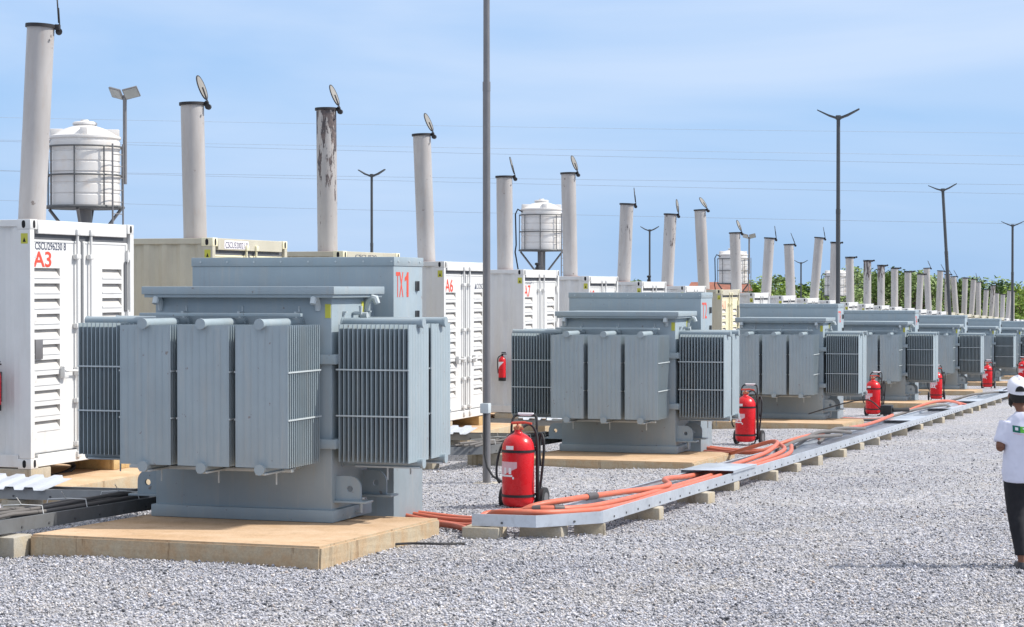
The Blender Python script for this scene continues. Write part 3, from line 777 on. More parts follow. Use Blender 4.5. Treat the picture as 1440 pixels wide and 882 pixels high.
lamp_post(-8.74, 106.6, 7.6, 'dark lamp post close to the right edge', .07, 0, wing=.56)
BK = 'slim lamp posts behind the containers'
lamp_post(-27.4, 66.7, 7.6, 'slim dark lamp post between the second and fourth exhaust stacks', .055, 0, wing=.50, group=BK)
lamp_post(-27.4, 105.4, 7.6, 'slim dark lamp post right of the seventh exhaust stack', .06, 0, wing=.5, group=BK)
lamp_post(-27.4, 149.5, 7.4, 'far slim lamp post among the treetops left of the tall lamp', .07, 0, wing=.5, group=BK)

# ---------------------------------------------------------------- raised water tanks
def water_tower(y, label, mast, x=-26.0, up=0):
    t = thing('water_tower', label, 'water tank', (x, y, G(x, y)), 0, 'raised white water tanks behind the containers')
    zb = 5.15 + up; Rt = .86
    prof = [(0.05, zb), (Rt, zb), (Rt, zb + .05)]
    for i in range(6):
        z = zb + .05 + i * .265
        prof += [(Rt, z + .02), (Rt, z + .2), (Rt - .022, z + .22), (Rt - .022, z + .25), (Rt, z + .265)]
    zt = zb + .05 + 6 * .265
    prof += [(Rt + .02, zt + .02), (Rt + .02, zt + .07), (Rt - .1, zt + .11), (Rt * .62, zt + .25), (.28, zt + .34), (.27, zt + .36), (.30, zt + .365), (.30, zt + .41), (.26, zt + .44), (.12, zt + .45), (.10, zt + .49), (.01, zt + .49)]
    mb = MB(); mb.lathe(prof, n=40)
    for a in range(4):
        an = a * PI / 2 + .5; cx, cy = math.cos(an), math.sin(an)
        m = Matrix.Rotation(an, 4, 'Z')
        b2 = MB(); b2.bbox(.52, .84, -.09, .09, zt + .02, zt + .26, .02)
        mb.add([(m @ Vector(v))[:] for v in b2.v], b2.f)
    mb.build('tank', M['poly'], t, angle=28)
    c = MB(); Rc = Rt + .07
    for z in (zb - .03, zb + .75, zb + 1.45):
        c.tube([(Rc * math.cos(q * PI / 16), Rc * math.sin(q * PI / 16), z) for q in range(33)], .024 if z > zb else .045, 6, cap=False)
    for q in range(8):
        a = q * PI / 4 + .25; c.tube([(Rc * math.cos(a), Rc * math.sin(a), zb - .05), (Rc * math.cos(a), Rc * math.sin(a), zb + 1.46)], .018, 6)
    c.build('cage', M['cage'], t)
    p = MB(); p.tube([(0, 0, -.1), (0, 0, zb - .05)], .165, 18)
    p.build('column', M['pole'], t)
    p = MB(); p.lathe([(.2, zb - .09), (Rc, zb - .06), (Rc, zb - .02)], n=24); p.build('platform', M['cage'], t)
    for q in range(4):
        a = q * PI / 2 + YAW
        MB().tube([(Rc * .95 * math.cos(a), Rc * .95 * math.sin(a), zb - .08), (.14 * math.cos(a), .14 * math.sin(a), zb - 1.05)], .04, 8).build('brace', M['pole'], t)
    l = MB(); a = -.25
    for s in (-.18, .18):
        l.tube([(Rc * math.cos(a) + .14 - s * math.sin(a), Rc * math.sin(a) + s * math.cos(a), 0), (Rc * math.cos(a) + .14 - s * math.sin(a), Rc * math.sin(a) + s * math.cos(a), zb + 1.5)], .022, 6)
    for z in range(22): l.tube([(Rc * math.cos(a) + .14 - s_ * math.sin(a), Rc * math.sin(a) + s_ * math.cos(a), .3 + z * .29) for s_ in (-.18, .18)], .012, 5)
    l.build('ladder', M['pole'], t)
    h_ = MB(); h_.tube([(-.6, -.55, zt - .1), (-.9, -.45, zt + .05), (-1.02, -.4, zt - .15), (-1.0, -.36, zb + .2), (-1.05, -.35, zb - .1), (-.85, -.35, zb - 1.2), (-.8, -.35, .1)], .03, 8); h_.build('supply_pipe', M['black'], t)
    if mast:
        x0, y0 = Rc * .92 + .02, .42
        m_ = MB(); m_.tube([(x0, y0, zb + .55), (x0, y0, zb + 2.75)], .05, 10); mm = m_.build('floodlight_mast', M['pole'], t)
        for s in (-1, 1):
            f = MB(); f.bbox(-.19, .19, -.15, .15, -.025, .025, .008); f.mi = 1; f.box(-.17, .17, -.13, .13, -.029, -.0255)
            f.build('floodlight', [M['pole'], M['lens']], mm, loc=(x0 + s * .21, y0 - .05, zb + 2.80), rot=(R(-50), R(-s * 14), R(s * 14)))
    return t
water_tower(44.7, 'white ribbed water tank with floodlights above the container A3', True)
water_tower(82.0, 'white ribbed water tank on a braced column above the container A7', False, up=.45)
water_tower(119.7, 'white water tank with a floodlight mast behind the tenth exhaust stack', True)
water_tower(156.5, 'farthest white water tank, half hidden behind the tall dark lamp post', False)

# ---------------------------------------------------------------- overhead wires
RX = Vector((.949, .316, 0)); FW = Vector((-.316, .949, 0))
def wire(d, zl, zr, sag, label):
    mb = MB(); pts = []
    for q in range(41):
        s = -120 + 6 * q; u = (s + 120) / 240
        p = RX * s + FW * d; pts.append((p.x, p.y, zl + (zr - zl) * u - sag * 4 * u * (1 - u)))
    mb.tube(pts, .024, 5); tag(mb.build('power_line', M['wire']), label, 'power line', 'overhead wires across the sky')
for d, y0, y1, sag, lab in ((300, 162, 184, .6, 'topmost overhead wire of the four across the sky'), (300, 196, 229, .5, 'second overhead wire from the top'), (300, 237, 270, .5, 'third overhead wire from the top'), (300, 279, 312, .5, 'lowest overhead wire above the containers')):
    k = d / 2880.; a = 1.9 + (405 - y0) * k; b = 1.9 + (405 - y1) * k
    wire(d, a + (a - b) * .3, b - (a - b) * .3, sag, lab)
k = 300 / 2880.
wire(302, 1.9 + (405 - 188) * k, 1.9 + (405 - 224) * k, .2, 'thin overhead wire paired just above the second wire')
wire(302, 1.9 + (405 - 232) * k, 1.9 + (405 - 263) * k, .3, 'thin overhead wire paired just above the third wire')

# ---------------------------------------------------------------- trees behind
def tree(px, d, ztop, wid, leaf, label, seed, name='broadleaf_tree', dense=1.0):
    r_ = random.Random(seed)
    s = (px - 720) / 2880 * d; p = RX * s + FW * d; gz = far(p.x, p.y)
    H = ztop * 1.0 + CAM_Z - gz
    t = thing(name, label, 'tree', (p.x, p.y, gz), r_.uniform(0, 6), 'trees beyond the containers')
    tr = MB(); tr.tube([(0, 0, -.3), (r_.uniform(-.1, .1), r_.uniform(-.1, .1), H * .2), (r_.uniform(-.3, .3), r_.uniform(-.3, .3), H * .5), (r_.uniform(-.4, .4), 0, H * .85)], [.3, .22, .14, .04], 7)
    limbs = []
    for q in range(9):
        a = r_.uniform(0, 2 * PI); z0 = H * r_.uniform(.2, .6); ln = wid * r_.uniform(.3, .5)
        e = Vector((math.cos(a) * ln, math.sin(a) * ln, min(H * .93, z0 + ln * r_.uniform(.5, 1.1)))); limbs.append(e)
        tr.tube([(0, 0, z0), (e.x * .5, e.y * .5, z0 + (e.z - z0) * .35), tuple(e)], [.11, .07, .02], 5)
    tr.build('trunk', M['trunk'], t)
    cl = []
    for q in range(int(36 * dense)):
        a = r_.uniform(0, 2 * PI); u = r_.random()
        zc = H * (.12 + .80 * u); rad = wid * .5 * (1 - abs(u - .4) ** 1.6) * r_.uniform(.3, 1.)
        cl.append((rad * math.cos(a), rad * math.sin(a), zc, r_.uniform(.5, 1.1) * wid * .16))
    for e in limbs: cl.append((e.x, e.y, e.z, wid * .14))
    cl.append((0, 0, H * .93, wid * .12))
    vs = []; fs = []
    for (cx, cy, cz, cr) in cl:
        for q in range(int(75 * dense)):
            dx, dy, dz = (r_.gauss(0, 1) for _ in range(3)); ll = math.sqrt(dx * dx + dy * dy + dz * dz) + 1e-6
            rr = cr * r_.random() ** .4; c = Vector((cx + dx / ll * rr * 1.2, cy + dy / ll * rr * 1.2, cz + dz / ll * rr * .8))
            u = Vector((r_.uniform(-1, 1), r_.uniform(-1, 1), r_.uniform(-.6, .6))).normalized(); w = u.orthogonal().normalized(); sz = r_.uniform(.12, .26)
            o = len(vs); vs += [tuple(c - u * sz), tuple(c + w * sz * .5), tuple(c + u * sz), tuple(c - w * sz * .5)]; fs.append((o, o + 1, o + 2, o + 3))
    me = bpy.data.meshes.new('crown'); me.from_pydata(vs, [], fs); me.materials.append(M[leaf]); mesh_obj('crown', me, t)
TREES = [  # px, distance, top above eye level, width, leaves
    (893, 205, .95, 5, 'leaf_dark'), (1062, 190, .5, 5.5, 'leaf_bright'), (1078, 215, 1.6, 5.5, 'leaf_mid'), (1094, 200, 1.5, 5, 'leaf_mid'), (1106, 190, .6, 6, 'leaf_bright'), (1130, 195, .45, 5, 'leaf_dark'),
    (1158, 205, 1.0, 6, 'leaf_mid'), (1182, 190, .6, 6, 'leaf_mid'), (1206, 200, 2.1, 7, 'leaf_mid'), (1232, 205, 1.9, 8, 'leaf_mid'), (1256, 195, 1.8, 7, 'leaf_mid'), (1275, 210, 2.0, 7, 'leaf_dark'), (1290, 195, 1.7, 7, 'leaf_mid'),
    (1312, 205, 1.0, 8, 'leaf_dark'), (1336, 200, .9, 8, 'leaf_mid'), (1358, 210, .7, 8, 'leaf_dark'), (1384, 205, 1.0, 8, 'leaf_mid'), (1408, 200, .6, 8, 'leaf_dark'), (1432, 185, .3, 8, 'leaf_bright'), (1452, 190, .2, 8, 'leaf_bright'), (1120, 230, .3, 7, 'leaf_dark')]
for i, (px, d, zt, w, lf) in enumerate(sorted(TREES)):
    tone = {'leaf_dark': 'dark green', 'leaf_mid': 'mid green', 'leaf_bright': 'bright yellow-green'}[lf]
    tree(px, d, zt, w, lf, f'{tone} leafy tree beyond the far containers, {ORD[i]} tree from the left', 100 + i)

# small rusty roofed hut far behind
px, d = 1012, 175; s = (px - 720) / 2880 * d; p = RX * s + FW * d
t = thing('hut', 'small distant hut with a rusty sheet roof beneath the third water tank', 'hut', (p.x, p.y, far(p.x, p.y)))
hh = CAM_Z + .5 - far(p.x, p.y)
MB().box(-2.2, 2.2, -1.6, 1.6, 0, hh - .7).build('wall', M['mud'], t, smooth=False)
MB().prism([(-1.9, hh - .75), (1.9, hh - .75), (0, hh)], 'x', -2.5, 2.5).build('roof', M['rust_roof'], t, smooth=False)

# ---------------------------------------------------------------- cable trays
TILT = math.atan(SLOPE_Y)
def ladder_path(mb_r, mb_l, mb_g, path, w, hgt=.10, rung=.22):
    """ladder tray along a polyline of (x, y) on the local plane: right rail, left rail, rungs"""
    P = [Vector((x, y, 0)) for x, y in path]
    def offs(o):
        out = []
        for i in range(len(P)):
            d1 = (P[i] - P[i - 1]).normalized() if i else (P[1] - P[0]).normalized()
            d2 = (P[i + 1] - P[i]).normalized() if i < len(P) - 1 else d1
            n1 = Vector((d1.y, -d1.x, 0)); n2 = Vector((d2.y, -d2.x, 0)); n = (n1 + n2).normalized()
            out.append(P[i] + n * (o / max(.3, n.dot(n1))))
        return out
    for mb, s in ((mb_r, 1), (mb_l, -1)):
        for a, b_, z0, z1 in ((w / 2 - .004, w / 2, 0, hgt), (w / 2 - .030, w / 2 - .0045, hgt - .004, hgt - .0005), (w / 2 - .030, w / 2 - .0045, .0005, .004)):
            A, B = offs(s * a), offs(s * b_)
            vs = []
            for u, v_ in zip(A, B): vs += [(u.x, u.y, z0), (v_.x, v_.y, z0), (v_.x, v_.y, z1), (u.x, u.y, z1)]
            fs = [(0, 1, 2, 3), tuple(4 * (len(A) - 1) + q for q in (3, 2, 1, 0))]
            for i in range(len(A) - 1):
                for q in range(4): fs.append((4 * i + q, 4 * i + (q + 1) % 4, 4 * i + 4 + (q + 1) % 4, 4 * i + 4 + q))
            mb.add(vs, fs)
    L, Rr = offs(-w / 2 + .006), offs(w / 2 - .006)
    for i in range(len(P) - 1):
        n = max(1, int((P[i + 1] - P[i]).length / rung))
        for q in range(n):
            u = (q + .5) / n; a = L[i].lerp(L[i + 1], u); b_ = Rr[i].lerp(Rr[i + 1], u); d = (P[i + 1] - P[i]).normalized() * .045
            vs = []
            for z in (.022, .040): vs += [(a.x - d.x, a.y - d.y, z), (b_.x - d.x, b_.y - d.y, z), (b_.x + d.x, b_.y + d.y, z), (a.x + d.x, a.y + d.y, z)]
            mb_g.add(vs, [(0, 3, 2, 1), (4, 5, 6, 7), (0, 1, 5, 4), (1, 2, 6, 5), (2, 3, 7, 6), (3, 0, 4, 7)])
def tray(name, label, path, w, z, mat, hgt=.10, group=None, rung=.22):
    x0, y0 = path[0]
    t = thing(name, label, 'cable tray', (x0, y0, G(x0, y0) + z), 0, group)
    t.rotation_euler = (TILT, -math.atan(SLOPE_X), 0)
    loc = [(x - x0, y - y0) for x, y in path]
    r_, l_, g_ = MB(), MB(), MB(); ladder_path(r_, l_, g_, loc, w, hgt, rung)
    # slotted bolt heads along the right rail
    P = [Vector((x, y, 0)) for x, y in loc]; r_.mi = 1
    for i in range(len(P) - 1):
        d = (P[i + 1] - P[i]); n_ = Vector((d.y, -d.x, 0)).normalized()
        for q in range(min(70, int(d.length / .45))):
            c = P[i] + d.normalized() * (.3 + q * .45) + n_ * (w / 2)
            r_.tube([tuple(c + Vector((0, 0, hgt * .3))), tuple(c + n_ * .008 + Vector((0, 0, hgt * .3)))], .012, 6)
    r_.build('side_rail', [M[mat], M['cage']], t, smooth=False); l_.build('side_rail', M[mat], t, smooth=False); g_.build('rungs', M[mat], t, smooth=False)
    return t
mt = tray('cable_tray', 'long galvanised cable tray running beside the transformers with orange cables', [(-6.46, 18.5), (-5.98, 18.5), (-5.66, 18.95), (-5.66, 135)], .60, .125, 'galv', .112)
mb = MB(); mb.bbox(.46, 1.13, 6.1, 7.5, .142, .150, .003); mb.box(.462, .468, 6.1, 7.5, .10, .143); mb.box(1.120, 1.126, 6.1, 7.5, .116, .143); mb.build('tray_cover', M['galv'], mt)
for a, b_ in ((23.2, 25.6), (30.5, 33.2), (36.5, 38.5), (47, 52)):
    mb = MB(); mb.bbox(.52, 1.09, a, b_, .100, .110, .003); mb.build('tray_cover', M['galv'], mt)
def block(x, y, lx, ly, h, label, rz=0, sink=.06, mat='block'):
    o = MB().bbox(-lx / 2, lx / 2, -ly / 2, ly / 2, -sink, h, .012).build('concrete_block', M[mat], None, loc=(x, y, G(x, y)))
    o.rotation_euler = (0, 0, rz)
    return tag(o, label, 'block', 'concrete blocks under the cable trays')
block(-6.36, 18.28, .36, .30, .12, 'grey concrete block under the cut end of the orange cable tray', .05)
block(-5.86, 18.55, .42, .22, .12, 'grey concrete block under the tray bend, left of two close blocks', .0)
block(-5.52, 18.95, .30, .22, .12, 'small grey concrete block under the tray bend, right of two close blocks', .3)
yy = 20.9; i = 0
while yy < 96:
    rz = random.uniform(-.2, .2)
    block(-5.50 + random.uniform(-.02, .05), yy, random.uniform(.32, .40), random.uniform(.17, .22), .12, f'grey concrete block under the long cable tray, {ORD[i]} beyond the tray bend', rz)
    yy += random.uniform(1.7, 2.3) * (1 if i < 20 else 1.9); i += 1

# trays between containers and transformers
def sheet(x0, y0, nx, ny, z, label, rz=0):
    """a piece of trapezoidal roof sheet lying over a tray"""
    pts = []; x = 0
    for q in range(nx): pts += [(x, 0), (x + .02, .034), (x + .12, .034), (x + .13, 0)]; x += .235
    pts.append((x, 0))
    vs = []
    for (a, h) in pts: vs += [(a, 0, h), (a, ny, h), (a, 0, h + .004), (a, ny, h + .004)]
    fs = []
    for i in range(len(pts) - 1):
        o = 4 * i; fs += [(o, o + 4, o + 5, o + 1), (o + 2, o + 3, o + 7, o + 6), (o, o + 2, o + 6, o + 4), (o + 1, o + 5, o + 7, o + 3)]
    o = 4 * (len(pts) - 1); fs += [(0, 1, 3, 2), (o, o + 2, o + 3, o + 1)]
    mb = MB(); mb.add(vs, fs)
    return tag(mb.build('roof_sheet', M['sheet'], None, loc=(x0, y0, z), rot=(R(7), 0, rz), smooth=False), label, 'roof sheet', 'white roof sheets over the cable trays')
for i in range(7):
    y = TX0 + TXP * i; who = ['nearest', 'second', 'third', 'fourth', 'fifth', 'sixth', 'seventh'][i]
    # cables from the containers to the box behind the transformer
    tray('cable_tray', f'dull cable tray from the containers to the back box of the {who} transformer', [(-13.2, y + 1.78), (-9.78, y + 1.78)], .42, .17, 'galv_dull', .115, 'trays between containers and transformers')
    block(-12.0, y + 1.75, .22, .5, .165, f'concrete block under the dull tray behind the {who} transformer', mat='block')
    if i < 4:
        sheet(-12.55, y + 1.50, 4, .62, G(-12, y + 1.6) + .275, f'white wavy roof sheet on the tray behind the {who} transformer', .01)
        sheet(-12.5, y + 6.95, 6, .62, G(-12, y + 7) + .30, f'white wavy roof sheet between the trays past the {who} transformer', .02)
        tray('cable_tray', f'dull cable tray in front of the container past the {who} transformer', [(-13.4, y + 7.25), (-9.9, y + 7.25)], .42, .19, 'galv_dull', .115, 'trays between containers and transformers')
        # tray coming alongside the transformer
        tt = tray('cable_tray', f'galvanised cable tray with dark cables along the left end of the {who} transformer', [(-13.0, y - 2.95), (-10.35, y - 2.95), (-10.0, y - 2.6), (-10.0, y + 1.3)], .46, .20, 'galv_shaded', .12, 'trays between containers and transformers')
        for q in range(5):
            wv = [(-.14 + .07 * q + random.uniform(-.02, .02)) for _ in range(8)]
            c = MB(); c.tube([(3.0 + wv[j], -.1 + .6 * j, .115 + .03 * (q % 2) + random.uniform(0, .03)) for j in range(8)], .018, 8)
            c.build('dark_cable', M['greycable'], tt)
        for q in range(4):
            c = MB(); yb = .55 + .85 * q + random.uniform(-.1, .1)
            c.tube([(2.80, yb, .05), (2.83, yb + .02, .19), (3.0, yb + .05, .20), (3.17, yb + .12, .19), (3.20, yb + .12, .05)], .005, 5); c.tube([(3.0, yb + .05, .20), (3.02, yb - .06, .27)], .004, 5)
            c.build('cable_tie', M['tie'], tt)
        block(-9.96, y - 2.02, .62, .30, .18, f'concrete block under the dark cable tray beside the {who} transformer')
        block(-10.7, y - 2.95, .45, .30, .18, f'concrete block under the tray bend left of the {who} transformer')

# ---------------------------------------------------------------- orange cables
def smooth_path(pts, n=8):
    out = []; P = [Vector(p) for p in pts]
    for i in range(len(P) - 1):
        p0, p1, p2, p3 = P[max(i - 1, 0)], P[i], P[i + 1], P[min(i + 2, len(P) - 1)]
        for k in range(n):
            t = k / n; out.append(tuple(.5 * ((2 * p1) + (p2 - p0) * t + (2 * p0 - 5 * p1 + 4 * p2 - p3) * t * t + (3 * p1 - p0 - 3 * p2 + p3) * t ** 3)))
    out.append(tuple(P[-1])); return out
CABLES = [  # (x, y, height above the yard) of each run, paint, label, spans wrapped with tape
    ([(-7.55, 19.25, .10), (-7.2, 19.15, .06), (-6.75, 18.95, .05), (-6.5, 18.72, .16), (-6.25, 18.36, .27), (-5.85, 18.34, .28), (-5.60, 18.68, .27), (-5.48, 19.3, .25), (-5.47, 20.5, .23), (-5.50, 22, .235), (-5.50, 24, .235), (-5.5, 27, .235), (-5.55, 29.3, .25), (-5.75, 30.6, .30)], 'orange', 'outermost orange power cable, running along the front rail of the tray', ()),
    ([(-7.55, 19.45, .10), (-7.1, 19.3, .07), (-6.6, 19.12, .09), (-6.3, 18.95, .22), (-6.0, 18.9, .27), (-5.72, 19.2, .26), (-5.58, 20.0, .26), (-5.60, 22, .235), (-5.62, 25, .235), (-5.62, 27.5, .24), (-5.68, 29.6, .28), (-5.9, 30.5, .32), (-6.1, 30.9, .34)], 'orange', 'middle orange power cable with two taped joints by the tray bend', ((30, 33), (35, 38))),
    ([(-7.55, 19.6, .10), (-7.0, 19.5, .07), (-6.5, 19.25, .10), (-6.2, 19.3, .26), (-5.98, 19.9, .29), (-5.90, 20.6, .28), (-5.80, 21.3, .27), (-5.62, 21.9, .27), (-5.62, 22.5, .27), (-5.84, 23.2, .28), (-5.84, 24.5, .235), (-5.80, 26.0, .235), (-5.78, 28.6, .28), (-5.85, 30.0, .36), (-6.05, 30.5, .36), (-6.5, 30.9, .20), (-6.95, 31.6, .08), (-7.5, 32.4, .06)], 'orange', 'innermost orange power cable, wavy, ending at the second transformer', ((36, 40),)),
    ([(-7.4, 19.2, .05), (-7.0, 19.0, .05), (-6.72, 18.7, .05), (-6.60, 18.45, .05), (-6.52, 18.50, .12), (-6.50, 18.75, .22), (-6.2, 18.9, .24), (-5.95, 18.7, .235)], 'orange', 'short orange cable looping down at the cut end of the tray', ()),
    ([(-7.55, 32.7, .10), (-7.1, 32.5, .06), (-6.6, 32.2, .08), (-6.2, 32.6, .26), (-5.95, 33.6, .33), (-5.85, 35.5, .33), (-5.82, 38, .30), (-5.86, 40.5, .30), (-5.9, 42.6, .33)], 'orange', 'orange cable from the second transformer to the black plug box', ()),
    ([(-7.55, 32.9, .10), (-7.0, 32.9, .06), (-6.5, 32.9, .09), (-6.2, 33.6, .25), (-5.9, 34.2, .24)], 'orange', 'short orange cable dipping into the tray beside the second transformer', ()),
    ([(-7.5, 46.0, .08), (-6.9, 46.0, .06), (-6.4, 46.4, .12), (-6.05, 47.6, .33), (-5.75, 49.4, .42), (-5.55, 51.0, .36), (-5.5, 52.0, .24)], 'orange', 'orange cable arching over the tray by the third extinguisher', ()),
    ([(-7.5, 46.2, .08), (-6.9, 46.3, .06), (-6.4, 46.9, .12), (-6.0, 48.4, .36), (-5.65, 50.2, .40), (-5.45, 52.6, .24)], 'orange', 'second orange cable arching over the tray by the third extinguisher', ()),
    ([(-7.5, 45.8, .08), (-6.6, 46.0, .08), (-6.0, 47.0, .30), (-5.6, 49.0, .34), (-5.6, 50.5, .24)], 'greycable', 'dark cable arching over the tray by the third extinguisher', ()),
    ([(-7.5, 59.4, .08), (-6.7, 59.3, .08), (-6.1, 60.0, .28), (-5.8, 61.6, .30), (-5.75, 65, .25)], 'greycable', 'dark cable entering the tray by the fourth transformer', ()),
]
for pts, col, lab, tapes in CABLES:
    P = smooth_path([(x, y, G(x, y) + h - (.028 if h > .2 else 0)) for x, y, h in pts])
    c = tag(MB().tube(P, .031, 12).build('power_cable', M[col]), lab, 'cable', 'power cables in the long tray')
    for k0, k1 in tapes: MB().tube(P[k0:k1], .038, 12).build('joint_tape', M['tape'], c)
# dark hoses looping in the far part of the tray and a plug box
for j, (y, hh) in enumerate(((30.4, .33), (31.4, .36), (33.0, .34))):
    P = smooth_path([(-5.95 + .1 * j, y, G(-5.9, y) + .2), (-5.75, y + 1.2, G(-5.7, y + 1) + hh), (-5.6 - .1 * j, y + 2.8, G(-5.6, y + 3) + hh - .02), (-5.7, y + 4.5, G(-5.6, y + 4.5) + .24)])
    tag(MB().tube(P, .03, 8).build('power_cable', M['greycable']), f'dusty dark cable in the tray bottom by the second transformer, {ORD[j]} of three', 'cable', 'power cables in the long tray')
t = thing('plug_box', 'black plug box with lead on the tray beside the third plinth', 'plug box', (-6.1, 43.2, G(-6.1, 43.2) + .29))
MB().bbox(-.12, .12, -.16, .16, 0, .2, .02).build('box', M['black'], t); MB().tube(smooth_path([(-.12, 0, .1), (-.4, 0, .3), (-.9, -.1, .22), (-1.6, -.3, .0)]), .014, 7).build('lead', M['rubber'], t); MB().tube([(.12, 0, .1), (.3, .1, .1), (.42, .2, .1)], [.05, .04, .05], 10).build('plug', M['black'], t)
P = smooth_path([(-7.0, 17.2, .02), (-6.75, 17.35, .03), (-6.5, 17.4, .03), (-6.3, 17.6, .02)])
tag(MB().tube([(x, y, G(x, y) + z) for x, y, z in P], .012, 6).build('wire_scrap', M['rubber']), 'thin dark wire scrap lying on the gravel by the nearest plinth', 'wire')
# black hose coil below the first container
P = []
for q in range(60):
    a = q * .32; P.append((-13.2 + .02 * math.sin(q), container_y(3) + 1.25 + .42 * math.cos(a), G(-13.2, 22) + .2 + .17 * (1 + math.sin(a)) * .45 + .02))
tag(MB().tube(P, .022, 7).build('hose_coil', M['rubber']), 'coiled black hose lying under the container marked A3', 'hose')

# ---------------------------------------------------------------- fire extinguishers
def wheeled_extinguisher():
    t = thing('wheeled_extinguisher', 'x', 'fire extinguisher', (0, 0, 0))
    mb = MB(); mb.lathe([(.05, .055), (.13, .06), (.165, .085), (.18, .13), (.18, .70), (.172, .755), (.145, .81), (.10, .85), (.055, .872), (.04, .89), (.04, .91)], n=36); mb.build('cylinder', M['red'], t, angle=60)
    v_ = MB(); v_.tube([(0, 0, .88), (0, 0, .95)], .03, 12); v_.tube([(-.05, 0, .93), (.06, 0, .93)], .018, 8); v_.tube([(0, -.05, .95), (0, .03, .95)], .014, 8); va = v_.build('valve', M['copper'], t)
    w_ = MB(); w_.tube([(-.07, -.02, .985), (.09, -.02, .995)], .014, 8); w_.tube([(0, -.02, .95), (0, -.02, .99)], .01, 6); w_.tube([(.09, -.02, .995), (.17, -.03, .985)], .012, 6); w_.build('operating_lever', M['redtext'], va)
    for z in (.17, .665):
        s_ = MB(); s_.lathe([(.182, z), (.186, z), (.186, z + .028), (.182, z + .028)], n=36); s_.bbox(-.2, .2, .15, .19, z, z + .028, .004); s_.build('strap', M['black'], t)
    f = MB()
    for s in (-1, 1):
        f.tube(smooth_path([(s * .15, .20, .08), (s * .15, .20, .6), (s * .15, .20, .9), (s * .145, .22, 1.0), (s * .12, .25, 1.05), (s * .06, .26, 1.065), (0, .26, 1.068)], 4), .014, 8)
        f.tube([(s * .15, .20, .15), (s * .15, .06, .03), (s * .15, -.1, .03)], .014, 8)
    f.tube([(-.24, .20, .13), (.24, .20, .13)], .013, 8); f.tube([(-.15, .20, .70), (.15, .20, .70)], .012, 8)
    f.build('trolley_frame', M['black'], t)
    MB().tube([(-.09, .262, 1.068), (.09, .262, 1.068)], .019, 10).build('handle_grip', M['labelwhite'], t)
    for s in (-1, 1):
        w = MB(); w.tube([(s * .215, .2, .13), (s * .258, .2, .13)], .13, 24); wo = w.build('wheel', M['rubber'], t)
        w = MB(); w.tube([(s * .21, .2, .13), (s * .264, .2, .13)], .072, 16); w.build('hub', M['pole'], wo)
    h_ = MB(); h_.tube(smooth_path([(.04, .0, .93), (.12, .06, .97), (.18, .10, .86), (.215, .05, .62), (.235, .0, .35), (.225, .05, .17), (.20, .12, .12), (.21, .16, .3), (.25, .14, .6), (.26, .12, .78), (.22, .16, .86), (.19, .18, .75), (.21, .14, .5)]), .015, 8); h_.build('hose', M['rubber'], t)
    h_ = MB(); h_.tube(smooth_path([(-.08, .16, .9), (-.16, .12, .82), (-.22, .04, .70), (-.245, -.02, .52), (-.23, -.06, .38), (-.19, -.08, .32)]), .014, 8); h_.build('hose', M['rubber'], t)
    # curved labels on the front
    def curved(a0, a1, z0, z1, r, mat, name, cut=None, par=t):
        vs = []; n = 12
        for q in range(n + 1):
            a = R(a0 + (a1 - a0) * q / n); u = q / n
            zb = z0 if cut is None else z0 + cut(u) * (z1 - z0)
            vs += [(r * math.cos(a), r * math.sin(a), zb), (r * math.cos(a), r * math.sin(a), z1), ((r - .004) * math.cos(a), (r - .004) * math.sin(a), zb), ((r - .004) * math.cos(a), (r - .004) * math.sin(a), z1)]
        fs = []
        for q in range(n): o = 4 * q; fs += [(o, o + 4, o + 5, o + 1), (o + 2, o + 3, o + 7, o + 6), (o, o + 2, o + 6, o + 4), (o + 1, o + 5, o + 7, o + 3)]
        fs += [(0, 1, 3, 2), (4 * n, 4 * n + 2, 4 * n + 3, 4 * n + 1)]
        b_ = MB(); b_.add(vs, fs); return b_.build(name, M[mat], par)
    lb = curved(-190, -75, .335, .565, .1818, 'labelpink', 'instruction_label', lambda u: min(1, .05 + .75 * max(0, u - .12)))
    curved(-150, -92, .40, .42, .1824, 'labelwhite', 'label_print', None, lb); curved(-128, -118, .43, .50, .1824, 'labelwhite', 'label_print', None, lb); curved(-106, -96, .43, .50, .1824, 'labelwhite', 'label_print', None, lb); curved(-92, -86, .375, .40, .1824, 'labelwhite', 'label_print', None, lb)
    curved(-118, -88, .70, .742, .1822, 'labelwhite', 'service_label')
    return t
WE = wheeled_extinguisher()
WEP = [(-7.13, 21.63, -.02, 'red wheeled fire extinguisher in front of the tall grey lamp post'), (-7.57, 35.9, -.12, 'red wheeled fire extinguisher at the right end of the second transformer'), (-7.38, 49.9, -.2, 'red wheeled fire extinguisher at the right end of the third transformer'),
       (-7.4, 62.9, .05, 'red wheeled fire extinguisher at the right end of the fourth transformer'), (-7.35, 78.6, -.1, 'red wheeled fire extinguisher at the right end of the fifth transformer'), (-7.1, 92.0, .1, 'red wheeled fire extinguisher just above the white cap at the right edge')]
for i, (x, y, rz, lab) in enumerate(WEP):
    t = WE if i == 0 else copy_tree(WE)
    t.location = (x, y, G(x, y) - (.035 if i == 0 else .01)); t.rotation_euler = (0, 0, rz); tag(t, lab, 'fire extinguisher', 'wheeled fire extinguishers in the yard')
